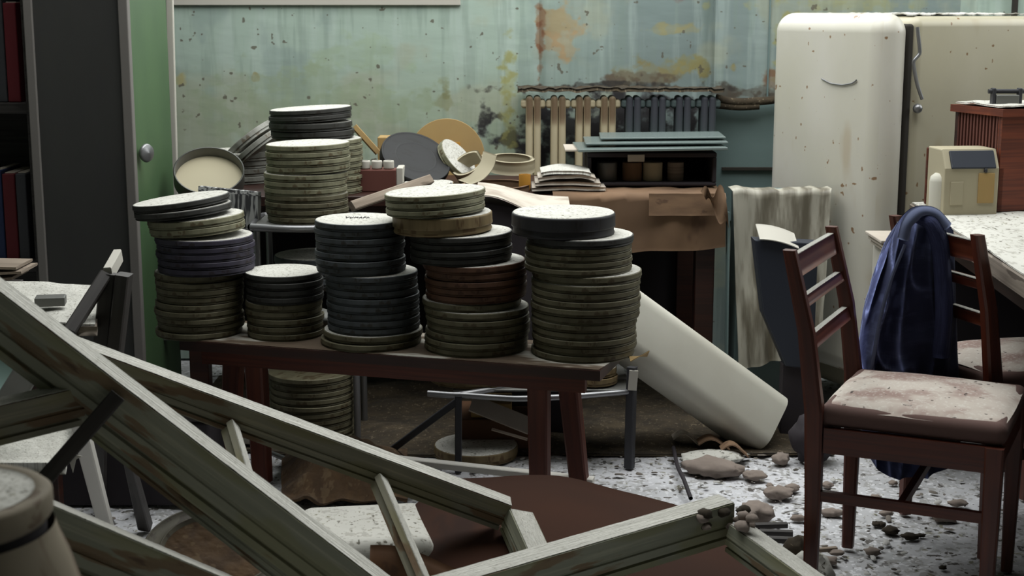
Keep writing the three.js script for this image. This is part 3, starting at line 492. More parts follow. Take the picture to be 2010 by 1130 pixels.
  for (let i = 0; i < 5; i++) { const dr = wpart(cb, 'drawer', boxAt(1.112, 1.228, 0.03 + i * 0.123, 0.143 + i * 0.123, -4.27, -4.258, 0.003), M.white); wpart(cb, 'handle', boxAt(1.14, 1.20, 0.09 + i * 0.123, 0.10 + i * 0.123, -4.258, -4.247, 0.003), M.iron, dr); }
  for (let i = 0; i < 3; i++) { const g = boxAt(1.09, 1.225, 0.657 + i * 0.014, 0.667 + i * 0.014, -4.45, -4.25, 0.003); g.translate(-0.008 * i, 0, 0.006 * (i % 2)); solo('paper_bundle', g, M.paper, ['lowest of three paper bundles on the white drawer cabinet', 'middle paper bundle on the white drawer cabinet', 'top paper bundle on the white drawer cabinet'][i], 'papers', 'paper bundles on the drawer cabinet'); }
}

// ------------------------------------------------------------------ back table with its load
const TY = 0.75, TZ0 = -4.85, TZ1 = -5.5;
{
  const o = thing('work_table', V(-0.2, 0, -5.17), 'dark wooden work table along the back wall heaped with film and boxes', 'table');
  wpart(o, 'tabletop', boxAt(-1.12, 0.70, TY - 0.035, TY, TZ1, TZ0), M.darkwood);
  wpart(o, 'apron', boxAt(-1.08, 0.66, TY - 0.12, TY - 0.035, TZ0 - 0.06, TZ0 - 0.04), M.darkwood);
  for (const [x, z] of [[0.645, TZ0 - 0.05], [0.645, TZ1 + 0.05], [-1.06, TZ0 - 0.05], [-1.06, TZ1 + 0.05]]) wpart(o, 'leg', boxAt(x - 0.032, x + 0.032, 0, TY - 0.035, z - 0.032, z + 0.032), M.darkwood);
  wpart(o, 'back_panel', boxAt(-1.05, 0.62, 0.1, TY - 0.12, TZ1 + 0.02, TZ1 + 0.04), M.blackbox);  // coloured black to stand in for the shade under the table
  // brown wrapping paper over the front edge
  const xa = onZ(1085, 440, 4.84).x, xb = onZ(1424, 440, 4.84).x;
  solo('wrapping_paper', sheet((u, v) => {
    const x = lerp(xa, xb, u), drop = lerp(0.225, 0.165, u) + 0.008 * Math.sin(u * 9), back = 0.34, s = v * (back + drop), w = 0.006 * (n3(u * 9, 1, v * 7) - 0.5) * 2 + 0.008 * Math.max(0, Math.sin(u * 17 + v * 3)) * smooth(0.6, 1, v);
    if (s < back) return V(x, TY + 0.006 + 0.012 * (n3(u * 14, 2, v * 10) - 0.3), TZ0 - back + s);
    return V(x, TY + 0.004 - (s - back), TZ0 + 0.012 + w + 0.02 * (s - back));
  }, 60, 44, 0.0015), M.kraft, 'creased brown wrapping paper hanging over the front edge of the work table', 'paper');
  solo('paper_strip', sheet((u, v) => V(lerp(onZ(1275, 400, 4.8).x, onZ(1405, 400, 4.8).x, u), TY + 0.012 - 0.072 * v, TZ0 + 0.024 + 0.01 * v + 0.003 * Math.sin(u * 12)), 24, 6, 0.0015), M.kraft, 'lighter torn paper flap on the upper edge of the brown wrapping paper', 'paper');
  const tp = onZ(1400, 385, 4.82);
  solo('torn_paper', sheet((u, v) => V(tp.x + lerp(-0.045, 0.03, u) + 0.02 * v, tp.y + 0.02 - 0.1 * v * (0.3 + u) + 0.02 * Math.sin(u * 9), tp.z + 0.03 + 0.02 * Math.sin(u * 6 + v * 4)), 16, 12, 0.0015), M.kraft, 'crumpled torn paper scrap at the right corner of the work table', 'paper');
  // wavy old papers
  for (let i = 0; i < 4; i++) {
    const a = onZ(1044 + i * 6, 390 - i * 9, 4.93), b = onZ(1188 - i * 10, 388 - i * 9, 4.93);
    solo('old_papers', sheet((u, v) => V(lerp(a.x, b.x, u), TY + 0.014 + i * 0.017 + 0.010 * (n3(u * 4 + i * 3, 1, v * 3) - 0.3) + 0.012 * Math.sin(u * 3.1) * (i > 1 ? 1 : 0.2), lerp(-4.90, -5.1, v) + 0.006 * i), 24, 14, 0.011), i === 3 ? M.dust : M.paper, ['bottom sheaf of warped papers on the table before the radiator', 'second lowest sheaf of warped papers before the radiator', 'third sheaf up of warped papers before the radiator', 'top dusty sheaf of warped papers before the radiator'][i], 'papers', 'warped papers on the work table');
  }
  // equipment tray with panes lying on it
  const x0 = onZ(1152, 340, 5.05).x, x1 = onZ(1404, 340, 5.05).x;
  const e = thing('equipment_box', V((x0 + x1) / 2, TY, -5.16), 'dark open-fronted equipment box carrying panes on the work table', 'equipment box');
  wpart(e, 'bottom', boxAt(x0, x1, TY + 0.014, TY + 0.026, -5.33, -5.02), M.blackbox); wpart(e, 'top', boxAt(x0, x1, TY + 0.112, TY + 0.128, -5.33, -5.02), M.blackbox);
  wpart(e, 'back_panel', boxAt(x0, x1, TY + 0.026, TY + 0.112, -5.33, -5.31), M.blackbox);
  for (const x of [x0, x1 - 0.014]) wpart(e, 'side_panel', boxAt(x, x + 0.014, TY + 0.026, TY + 0.112, -5.31, -5.02), M.blackbox);
  wpart(e, 'tag', boxAt(lerp(x0, x1, 0.31), lerp(x0, x1, 0.44), TY + 0.098, TY + 0.122, -5.02, -5.014, 0.001), M.white);
  const rolls = [[0.16, 0.036, 'grey'], [0.36, 0.034, 'pale brown'], [0.52, 0.034, 'buff'], [0.70, 0.028, 'smallest']];
  rolls.forEach(([s, r, w], i) => { const g = metric(lathe([[0.012, 0], [r, 0], [r, 0.06], [r * 0.9, 0.064], [0.012, 0.064], [0.012, 0]], 30)); g.translate(lerp(x0, x1, s), TY + 0.027, -5.09); solo('film_roll', g, [M.steel, M.kraft, M.cream, M.greywood][i], w + ' film roll inside the dark equipment box on the table', 'film roll', 'rolls inside the equipment box'); });
  const pane = (px0, py0, px1, py1, d, dz, y, th, lab) => { const a = onZ(px0, py0, d).x, b = onZ(px1, py1, d).x; const g = rbox(b - a, th, dz, 0.002); g.rotateZ(0.012); g.rotateY(rr(-0.05, 0.05)); g.translate((a + b) / 2, y, -d - dz / 2 + 0.03); return solo('glass_plate', g, M.dirtyglass, lab, 'glass plate', 'glass plates on the equipment box'); };
  pane(1132, 300, 1425, 290, 5.0, 0.30, TY + 0.142, 0.009, 'lowest greenish glass plate lying on the equipment box');
  pane(1150, 300, 1428, 290, 5.06, 0.28, TY + 0.158, 0.007, 'middle greenish glass plate lying on the equipment box');
  pane(1180, 300, 1424, 285, 5.12, 0.24, TY + 0.171, 0.006, 'top greenish glass plate lying on the equipment box');
  solo('broken_pane', boxAt(onZ(1108, 318, 5.1).x, onZ(1150, 318, 5.1).x, TY + 0.13, TY + 0.137, -5.25, -5.04, 0.002), M.paper, 'white card end sticking out left of the equipment box', 'card');
  // a narrow pane leaning at the table's end
  const gp = onZ(1431, 520, 4.80);
  solo('glass_sheet', stick(V(gp.x, 0.0, -4.78), V(gp.x - 0.002, 0.70, -4.84), 0.05, 0.006, V(1, 0, 0)), M.teal, 'narrow upright greenish sheet leaning at the right end of the work table', 'sheet');
}
// things heaped on the left part of the table
{
  // yellow disc leaning on the wall
  const c = onZ(877, 308, 5.52);
  const yd = thing('yellow_reel_disc', V(c.x, TY, -5.5), 'round ochre cardboard disc standing upright against the wall', 'disc');
  const g = metric(lathe([[0.001, 0], [0.14, 0], [0.142, 0.003], [0.142, 0.012], [0.14, 0.015], [0.001, 0.015]], 60)); g.rotateX(Math.PI / 2 - 0.1); g.translate(c.x, c.y, -5.53); wpart(yd, 'disc', g, M.yellow);
  const lb = onZ(880, 290, 5.50); wpart(yd, 'label', (() => { const q = rbox(0.09, 0.034, 0.004, 0.001); q.rotateZ(0.1); q.rotateX(-0.1); q.translate(lb.x, lb.y, -5.507); return q; })(), M.orange);
  // stack of cans behind (bottom hidden)
  stack(V(onZ(622, 390, 4.98).x, TY, -4.99), [[9, 'pale', 0.144, 0.0198, 6], [2, 'dark', 0.14, 0.026, -8, 1], [2, 'dark', 0.138, 0.02, -10, 3]], 'of rear stack on work table', 'film cans on the work table', 580);
  stack(V(onZ(472, 385, 5.3).x, TY, -5.3), [[4, 'grey', 0.13, 0.027, 0]], 'of low stack at table left end', 'film cans on the work table', 560);
  // two cans leaning against the rear stack
  // two grey cans
  for (const [px, py, d, r, w] of [[516, 300, 5.27, 0.125, 'front'], [498, 287, 5.30, 0.125, 'rear']]) {
    const p = onZ(px, py, d), q = new THREE.Quaternion().setFromUnitVectors(UP, V(-0.62, 0.76, -0.12).normalize());
    can('grey', p, q, r, 0.03, w + ' of two grey film cans leaning at a slant against the rear stack', 'slanted film cans');
  }
  // black can propped up among the rolls
  { const p = onZ(812, 343, 5.14), q = new THREE.Quaternion().setFromUnitVectors(UP, V(0.32, 0.78, 0.54).normalize()); p.y = TY + 0.078; can('jet', p, q, 0.125, 0.036, 'large black film can tilted on its edge among the cream rolls', 'slanted film cans'); }
  { const p = onZ(892, 352, 5.22), q = new THREE.Quaternion().setFromUnitVectors(UP, V(0.7, 0.62, 0.3).normalize()); p.y = TY + 0.075; can('pale', p, q, 0.085, 0.025, 'pale film can leaning behind the tilted black can', 'slanted film cans', true); }
  can('tan', V(onZ(842, 384, 5.0).x, TY, -5.0), new THREE.Quaternion(), 0.085, 0.03, 'small tan film can under the tilted black can', null, true);
  // film box with cores
  const bx = onZ(752, 372, 4.97);
  const fb = thing('film_box', V(bx.x, TY, -5.02), 'reddish-brown film box with pale end, beside the rear can stack', 'box');
  wpart(fb, 'box', boxAt(bx.x - 0.09, bx.x + 0.045, TY, TY + 0.075, -5.12, -4.97), M.redbox); wpart(fb, 'end_panel', boxAt(bx.x + 0.045, bx.x + 0.068, TY, TY + 0.082, -5.12, -4.97), M.white);
  for (let i = 0; i < 3; i++) { const q = metric(lathe([[0.008, 0], [0.017, 0], [0.0185, 0.004], [0.0185, 0.024], [0.017, 0.028], [0.008, 0.028], [0.008, 0]], 24)); q.translate(bx.x - 0.062 + i * 0.04, TY + 0.076, -4.995); solo('film_core', q, M.white, ['leftmost', 'middle', 'rightmost'][i] + ' white film core on the reddish-brown film box', 'film core', 'film cores on the film box'); }
  // cream rolls of film leader: bands
  const hoop = (c, r, w, rx, rz, m, label, arc = 1, th = 0.006) => { const g = sheet((u, v) => V(Math.cos(u * Math.PI * 2 * arc) * (r - 0.004 * u), (v - 0.5) * w, Math.sin(u * Math.PI * 2 * arc) * (r - 0.004 * u)), 48, 3, th); g.rotateX(rx); g.rotateZ(rz); g.translate(c.x, c.y, c.z); return solo('film_strip_roll', metric(g), m, label, 'film roll', 'loose rolls of film on the table'); };
  hoop(onZ(1004, 322, 5.12), 0.075, 0.045, 0.12, -0.03, M.cream, 'upper cream coil of film strip beside the radiator', 0.97, 0.012);
  hoop(onZ(972, 370, 5.02), 0.115, 0.03, 0.03, 0.02, M.kraft, 'wide buff coil of film strip lying at the table edge', 1, 0.012);
  hoop(onZ(925, 330, 5.16), 0.06, 0.055, 0.5, 0.5, M.cream, 'crushed grey-cream coil of film strip before the ochre disc', 0.9, 0.01);
  const r = [onZ(962, 300, 5.0), onZ(955, 325, 4.98), onZ(935, 348, 4.96), onZ(912, 358, 4.96)], cv = new THREE.CatmullRomCurve3(r);
  solo('film_strip', sheet((u, v) => cv.getPoint(u).add(V((v - 0.5) * 0.045, (v - 0.5) * -0.012, (v - 0.5) * 0.03)), 24, 3, 0.003), M.cream, 'cream strip of film curling down in front of the coils', 'film strip');
  solo('paper_core', (() => { const g = metric(lathe([[0.014, 0], [0.02, 0], [0.02, 0.055], [0.014, 0.055], [0.014, 0]], 24)); const p = onZ(1030, 378, 5.0); g.translate(p.x, TY + 0.002, -5.0); return g; })(), M.orange, 'small rusty orange core standing by the buff coil', 'core');
  // slats and sticks
  solo('wooden_strip', stick(onZ(690, 405, 4.50), onZ(845, 352, 4.84), 0.03, 0.02, V(0, 0.3, 1)), M.lath, 'grey wooden strip slanting up from the metal table to the film box', 'strip');
  solo('wooden_wedge', stick(onZ(695, 248, 5.2), onZ(742, 300, 5.2), 0.02, 0.05, V(0, 0.3, 1)), M.yellow, 'pale yellow wooden strip slanting down behind the rear can stack', 'strip');
  solo('buff_box', boxAt(onZ(742, 290, 5.35).x, onZ(800, 290, 5.35).x, TY, TY + 0.155, -5.42, -5.33), M.yellow, 'buff carton standing behind the black can by the wall', 'carton');
  solo('metal_rod', stick(onZ(884, 360, 4.93), onZ(908, 388, 4.88), 0.012, 0.006, V(0, 0, 1)), M.chrome, 'short pale metal strip leaning below the black can', 'rod');
  // speckled carton and half-open round tin at the left end
  const s0 = onZ(388, 432, 4.7), s1 = onZ(514, 432, 4.7);
  solo('speckled_carton', stick(V(s0.x, 0.735, -4.74), V(s1.x, 0.725, -4.66), 0.02, 0.125, UP), M.speckle, 'grey speckled board propped in front of the low can stack', 'board');
  const hr = onZ(408, 372, 4.95); hr.y = TY + 0.065;
  const tin = thing('open_tin', V(hr.x, TY, -4.98), 'open round tin with a pale inside, lying tilted at the table left end', 'tin');
  const ring = metric(lathe([[0.115, -0.02], [0.118, -0.02], [0.118, 0.03], [0.112, 0.03], [0.112, -0.02]], 50)); ring.rotateX(0.62); ring.rotateZ(-0.15); ring.translate(hr.x, hr.y - 0.015, -4.98); wpart(tin, 'rim', ring, M.steel);
  const pan = metric(lathe([[0.001, -0.012], [0.1, -0.012], [0.112, -0.006], [0.001, -0.004]], 40)); pan.rotateX(0.62); pan.rotateZ(-0.15); pan.translate(hr.x, hr.y - 0.015, -4.98); wpart(tin, 'pan', pan, M.cream);
}
// small metal table in front with its stack
{
  const h = 0.70, c = onY(606, 432, h), r = 0.17;
  const o = thing('metal_stand', V(c.x, 0, c.z), 'small metal stand with a tubular rim carrying a stack of cans', 'stand');
  const pts = []; for (let i = 0; i <= 24; i++) { const t = i / 24; pts.push(V(lerp(c.x - 0.165, c.x + 0.165, t), h - 0.008 + 0.02 * smooth(0.7, 1, t), c.z + 0.10 + 0.045 * Math.sin(t * Math.PI) - 0.02 * t)); }
  wpart(o, 'rim', metric(tube(pts, 0.012, 60)), M.chrome);
  wpart(o, 'rim', metric(tube([V(c.x - 0.165, h - 0.008, c.z + 0.10), V(c.x - 0.17, h - 0.008, c.z - 0.02), V(c.x - 0.16, h - 0.008, c.z - 0.16), V(c.x + 0.16, h - 0.008, c.z - 0.16), V(c.x + 0.17, h - 0.004, c.z - 0.04), V(c.x + 0.165, h + 0.012, c.z + 0.08)], 0.012, 60)), M.chrome);
  wpart(o, 'tabletop', boxAt(c.x - 0.16, c.x + 0.16, h - 0.016, h - 0.001, c.z - 0.15, c.z + 0.115), M.steel);
  for (const [a, b] of [[-0.15, 0.09], [0.15, 0.08], [-0.15, -0.14], [0.15, -0.14]]) wpart(o, 'leg', metric(new THREE.CylinderGeometry(0.011, 0.011, h - 0.02, 12).translate(c.x + a, (h - 0.02) / 2, c.z + b)), M.chrome);
  wpart(o, 'shelf', boxAt(c.x - 0.15, c.x + 0.15, 0.485, 0.497, c.z - 0.14, c.z + 0.08), M.steel);
  stack(V(c.x - 0.004, h, c.z - 0.015), [[4, 'olive', 0.13, 0.0215, 0], [3, 'pale', 0.131, 0.0215, -1], [4, 'pale', 0.132, 0.0215, 3, 1.5]], 'of stack on metal stand', 'film cans on the metal stand', 640);
  stack(V(c.x + 0.01, 0.497, c.z - 0.02), [[3, 'blue', 0.125, 0.03, 0]], 'of cans under metal stand top', 'film cans on the shelf of the metal stand', 640);
  solo('grey_bundle', (() => { const g = lump(0.09, 0.032, 0.07, 0.18, 2); const p = onZ(560, 500, 4.28); g.translate(p.x + 0.06, 0.46, p.z); return g; })(), M.steel, 'grey cloth bundle below the shelf of the metal stand', 'bundle');
}
// tall black carton with a warped white sheet on it
{
  const a = onZ(945, 450, 4.6), b = onZ(1116, 450, 4.6), y0 = onZ(955, 392, 4.6).y, y1 = onZ(1112, 422, 4.6).y;
  const s = new THREE.Shape(); s.moveTo(a.x, 0); s.lineTo(b.x, 0); s.lineTo(b.x, y1 - 0.01); s.lineTo(a.x, y0 - 0.01); s.closePath();
  const g = new THREE.ExtrudeGeometry(s, { depth: 0.2, bevelEnabled: true, bevelSize: 0.004, bevelThickness: 0.004, bevelSegments: 2 }); g.translate(0, 0, -4.81);
  solo('black_carton', metric(g), M.blackbox, 'tall black carton with sloping top between the bench stacks and the table', 'carton');
  solo('warped_sheet', sheet((u, v) => V(lerp(a.x - 0.015, b.x + 0.006, u), lerp(y0, y1, u) + 0.006 + 0.014 * Math.sin(u * 6.5 + 0.5) * (1 - 0.6 * v) + 0.022 * v, lerp(-4.585, -4.80, v)), 30, 12, 0.004), M.paper, 'warped white cardboard sheet lying over the tall black carton', 'cardboard');
}

// ------------------------------------------------------------------ plastic sheet over a crate, dark monitor in front
{
  const a = onZ(1436, 372, 4.86), b = onZ(1634, 372, 4.86), yt = a.y - 0.005;
  const cr = thing('crate', V((a.x + b.x) / 2, 0, -5.0), 'plain grey crate hidden under the dirty plastic sheet', 'crate');
  wpart(cr, 'crate', boxAt(a.x + 0.03, b.x - 0.09, 0, yt - 0.012, -5.06, -4.9), M.teal);
  solo('plastic_sheet', sheet((u, v) => {
    const x = lerp(a.x, b.x, u), top = 0.08, L = top + 0.60 - 0.10 * u, s = v * L, fold = 0.02 * Math.abs(Math.sin(u * 14 + 2.5 * v + 2 * Math.sin(v * 4))) * smooth(0.25, 1, v) + 0.03 * (n3(u * 6, 2, v * 3) - 0.5);
    const edge = yt + 0.01 * (n3(u * 12, 7, 1) - 0.5) * 2;
    if (s < top) return V(x, edge + 0.004, -4.94 + s);
    return V(x + (u - 0.5) * -0.06 * v, edge - (s - top), -4.86 + fold + 0.10 * (s - top));
  }, 70, 50, 0.002), M.plastic, 'dirty translucent plastic sheet draped over a crate beside the refrigerator', 'sheet');
  // dark box turned a little, white paper on top
  const p = onZ(1480, 470, 4.62), q = onZ(1600, 470, 4.62), y = p.y;
  const mo = thing('dark_monitor', V((p.x + q.x) / 2, 0, -4.6), 'dark blue-grey screen housing tapering downward behind the front chair', 'screen housing');
  const s = new THREE.Shape(); const w = q.x - p.x, yb = onZ(1560, 700, 4.62).y; s.moveTo(p.x, y); s.lineTo(q.x, y - 0.01); s.lineTo(q.x, yb - 0.03); s.lineTo(p.x + 0.11, yb - 0.02); s.lineTo(p.x + 0.035, onZ(1, 612, 4.62).y); s.closePath();
  const g = new THREE.ExtrudeGeometry(s, { depth: 0.07, bevelEnabled: true, bevelSize: 0.004, bevelThickness: 0.004, bevelSegments: 2 }); g.translate(0, 0, -4.66); wpart(mo, 'housing', metric(g), M.navy);
  wpart(mo, 'foot', boxAt(p.x + 0.10, q.x - 0.01, 0, yb - 0.02, -4.65, -4.60), M.blackbox);
  const t = onZ(1490, 455, 4.6);
  solo('white_card', sheet((u, v) => V(lerp(p.x + 0.01, q.x - 0.06, u), y + 0.008 + 0.035 * v - 0.03 * u * u, lerp(-4.57, -4.66, v)), 10, 6, 0.003), M.white, 'small white card lying on top of the dark screen housing', 'card');
  solo('dark_rag', (() => { const g = lump(0.07, 0.07, 0.06, 0.35, 3); const k = onZ(1600, 730, 4.35); g.translate(k.x, 0.07, k.z); return g; })(), M.blackbox, 'dark crumpled rag on the floor behind the front chair', 'rag');
}
// ------------------------------------------------------------------ white foam block leaning to the right
{
  const e = onZ(1498, 832, 4.54), s = onZ(1195, 614, 4.44), ax = s.clone().sub(e).normalize(), w = V(0, 0, 1).cross(ax).normalize(), n = ax.clone().cross(w).normalize();
  const r = [], W = 0.098, D = 0.09; for (let i = 0; i < 8; i++) for (let k = 0; k < 3; k++) { }
  const prof = []; const cs = [[W, D], [-W, D], [-W, -D], [W, -D]]; const rd = 0.045;
  cs.forEach(([a, b], i) => { const a0 = [0, 90, 180, 270][i]; for (let k = 0; k <= 5; k++) { const th = THREE.MathUtils.degToRad(a0 + k * 18); prof.push([Math.sign(a) * (Math.abs(a) - rd) + Math.cos(th) * rd, Math.sign(b) * (Math.abs(b) - rd) + Math.sin(th) * rd]); } });
  const a = e.clone(), A = w.clone().applyAxisAngle(ax, 0.5), B = n.clone().applyAxisAngle(ax, 0.5);
  const g = toCreasedNormals(member(a, s, prof, A, B), 0.6);
  solo('foam_block', g, M.foam, 'long off-white padded block leaning from the floor up behind the bench', 'block');
}
// ------------------------------------------------------------------ cans and rack under the bench
{
  stack(onY(615, 858, 0).setY(0), [[9, 'olive', 0.134, 0.022, 0], [1, 'olive', 0.136, 0.0225, 0]], 'of floor stack under bench left part', 'film cans under the bench', 640);
  stack(V(onZ(606, 720, 4.72).x, 0, -4.72), [[15, 'olive', 0.13, 0.0216, 0]], 'of rear floor stack under bench', 'film cans under the bench', 610);
  const rk = thing('metal_rack', V(0.1, 0, -4.25), 'low tubular metal rack standing under the right half of the bench', 'rack');
  const h = 0.235, P = (px, py) => onY(px, py, h);
  const f0 = P(840, 772), f1 = P(900, 775), f2 = P(1000, 757), f3 = P(1030, 748), r0 = P(1120, 778), r1 = P(1240, 768);
  wpart(rk, 'rail', metric(tube([f0, f1, f2, f3], 0.010)), M.chrome); wpart(rk, 'rail', metric(tube([f1, P(1010, 782), r0, r1], 0.009)), M.chrome);
  wpart(rk, 'rail', metric(tube([f3, P(1140, 745), r1.clone().add(V(0, 0, -0.15))], 0.009)), M.chrome);
  const l1 = onY(890, 880, 0), l2 = onY(1235, 918, 0);
  wpart(rk, 'leg', stick(V(f1.x, h, f1.z), V(f1.x - 0.002, 0, f1.z), 0.03, 0.02), M.iron); wpart(rk, 'leg', stick(V(r1.x, h + 0.075, r1.z), V(l2.x, 0, l2.z), 0.026, 0.026), M.iron);
  wpart(rk, 'upright', stick(V(r1.x, h + 0.008, r1.z + 0.016), V(r1.x + 0.004, h + 0.068, r1.z + 0.016), 0.026, 0.006, V(0, 0, 1)), M.white);
  wpart(rk, 'leg', stick(V(f1.x - 0.01, h, f1.z - 0.3), V(f1.x - 0.01, 0, f1.z - 0.3), 0.026, 0.02), M.iron); wpart(rk, 'leg', stick(V(r1.x - 0.01, h, r1.z - 0.3), V(r1.x - 0.01, 0, r1.z - 0.3), 0.026, 0.02), M.iron);
  wpart(rk, 'shelf', boxAt(f1.x - 0.02, r1.x, h - 0.006, h + 0.001, r1.z - 0.32, r1.z - 0.02), M.steel);
  wpart(rk, 'brace', stick(V(f1.x, h - 0.02, f1.z - 0.02), onZ(745, 868, 4.3).setY(0.02), 0.02, 0.02), M.iron);
  stack(V(P(925, 765).x, h + 0.006, P(925, 765).z - 0.12), [[3, 'tan', 0.138, 0.02, 0]], 'of flat cans on low metal rack', 'film cans under the bench', 640);
  stack(V(P(1165, 768).x, h + 0.006, P(1165, 768).z - 0.1), [[2, 'tan', 0.075, 0.024, 0]], 'of small cans at right end of metal rack', 'film cans under the bench', 640);
  stack(onY(936, 893, 0).setY(0), [[1, 'tan', 0.13, 0.035, 0]], 'only one flat on the floor under bench', 'film cans under the bench', 640);
  solo('folded_board', stick(onZ(925, 790, 4.42), onZ(1040, 836, 4.42), 0.07, 0.006, V(0, 0.9, 0.5)), M.paper, 'buff folded board slanting under the low metal rack', 'board');
  solo('yellow_carton', boxAt(onZ(925, 835, 4.5).x, onZ(1005, 835, 4.5).x, 0.1, 0.145, -4.62, -4.47), M.yellow, 'yellowish flat carton lying on the brown parcel under the rack', 'carton');
  solo('brown_parcel', boxAt(onZ(900, 850, 4.5).x, onZ(1040, 850, 4.5).x, 0, 0.1, -4.68, -4.45), M.cardboard, 'brown parcel on the floor under the low metal rack', 'parcel');
  solo('thin_lath', stick(onZ(965, 842, 4.33), onZ(1035, 862, 4.33), 0.006, 0.008), M.lath, 'thin pale stick crossing before the yellowish carton', 'stick');
  solo('white_lath', stick(onY(742, 898, 0.05), onY(1165, 944, 0.03), 0.034, 0.02, UP), M.bright = std({ color: 0xe4e0d8, roughness: 0.8 }), 'long whitish lath lying on the floor in front of the bench leg', 'lath');
  const tc = onY(905, 890, 0);
  solo('cable_tie', metric(tube([onY(1322, 878, 0.02), onY(1330, 915, 0.02), onY(1342, 940, 0.035), onY(1356, 978, 0.012)], 0.006)), M.blackbox, 'short black cable lying on the white dusty floor', 'cable');
}

// ------------------------------------------------------------------ fallen window sashes in the foreground
// face width along A (away from the lit edge), thickness along B (backwards)
const SASHPROF = (k, T) => [[0, 0], [0.046 * k, 0], [0.05 * k, 0.006 * k], [0.056 * k, 0.006 * k], [0.058 * k, 0.002 * k], [0.078 * k, 0.004 * k], [0.082 * k, 0.02 * k], [0.088 * k, 0.02 * k], [0.09 * k, 0.012 * k], [0.106 * k, 0.014 * k], [0.108 * k, T], [0, T]];
function sashMember(o, name, p0, p1, k, open, m = M.sash, T = 0.07, prof = SASHPROF(k, T)) {
  const ax = p1.clone().sub(p0).normalize(), mid = p0.clone().lerp(p1, 0.5), v = V(0, EYE, 0).sub(mid), w = v.addScaledVector(ax, -v.dot(ax)).normalize();
  let side = ax.clone().cross(w).normalize(); if (side.y < 0) side.negate();
  const th = THREE.MathUtils.degToRad(open), nf = w.clone().multiplyScalar(Math.cos(th)).addScaledVector(side, -Math.sin(th)), ne = w.clone().multiplyScalar(Math.sin(th)).addScaledVector(side, Math.cos(th));
  const ob = wpart(o, name, member(p0, p1, prof, ne.clone().negate(), nf.clone().negate()), m);
  if (Math.abs(ne.y) > 0.3 && name !== 'glazing_bead') {
    const a = p0.clone().addScaledVector(ne, 0.0012), b = p1.clone().addScaledVector(ne, 0.0012);
    wpart(o, 'dust_layer', sheet((u, q) => a.clone().lerp(b, u).addScaledVector(nf, -T * (0.04 + 0.9 * q)).addScaledVector(ne, 0.0012 * n3(u * 70, 2, q * 5)), 80, 5, 0.0014), M.dust);
  }
  return ob;
}
const GS = 'fallen window sashes';
{
  const A0 = onZ(-40, 545, 2.62), A1 = onZ(900, 1262, 2.80);
  const s1 = thing('window_sash', V(-0.3, 0, -2.8), 'biggest fallen window frame, grey-green, slanting steeply down from the left edge', 'window frame', GS);
  sashMember(s1, 'stile', A0, A1, 1.05, 24, M.sash, 0.056);
  sashMember(s1, 'rail', onZ(-60, 812, 2.56), onZ(198, 752, 2.70), 0.72, 18, M.brownsash, 0.05);
  sashMember(s1, 'glazing_bead', onZ(205, 824, 2.74), onZ(660, 1182, 2.84), 0.42, 5);
  wpart(s1, 'brace', stick(onZ(232, 775, 2.66), onZ(72, 958, 2.60), 0.03, 0.012, V(0, 0, 1)), M.blackwood);
  // second sash: rail and stile meeting at the right
  const c = onZ(1442, 988, 3.26), B1 = onZ(830, 1166, 2.84);
  const s2 = thing('window_sash', V(0.2, 0, -3.0), 'fallen window frame with a broken corner, pointing right toward the front chair', 'window frame', GS);
  sashMember(s2, 'rail', B1, c, 1.0, 30, M.sash, 0.062);
  sashMember(s2, 'stile', onZ(1432, 1030, 3.22), onZ(1640, 1180, 2.90), 0.62, 26, M.sash, 0.07);
  // third sash behind: long rail with muntins
  const p = (t) => onZ(lerp(186, 1004, t), lerp(692, 994, t), lerp(3.2, 3.36, t));
  const s3 = thing('window_sash', V(-0.35, 0, -3.3), 'fallen window frame with glazing bars, lying behind the biggest one', 'window frame', GS);
  sashMember(s3, 'rail', p(-0.07), p(1), 0.72, 26, M.brownsash, 0.046);
  const mv = V(0.125, -0.15, 0.37), mp = [[0, 0], [0.014, 0], [0.016, 0.008], [0.036, 0.01], [0.036, 0.035], [0, 0.035]];
  for (const t of [0.328, 0.682]) sashMember(s3, 'muntin', p(t).add(V(0, -0.035, 0.01)), p(t).add(mv), 0.5, 22, M.brownsash, 0.03, mp);
  sashMember(s3, 'stile', p(1).add(V(-0.006, -0.006, 0)), p(1).add(V(0.10, -0.15, 0.30)), 0.62, 45);
  // fourth: rail at the bottom left
  const s4 = thing('window_sash', V(-0.6, 0, -2.6), 'greenish window frame rail crossing the bottom left behind the churn', 'window frame', GS);
  sashMember(s4, 'rail', onZ(60, 976, 2.45), onZ(520, 1170, 2.62), 1.0, 8);
}
// broken plaster on the sash corner
for (let i = 0; i < 16; i++) { const p = onZ(1442 + rr(-70, 34), 1010 + rr(-14, 26), 3.2 + rr(-0.02, 0.05)); const s = rr(0.008, 0.02), g = lump(s, s * 0.7, s, 0.5, 3, 1); g.translate(p.x, p.y, p.z); solo('plaster_crumb', g, i % 3 ? M.stone : M.soil, 'plaster crumb clinging to the broken corner of the right window frame', 'plaster crumb', 'crumbs on the broken frame corner'); }

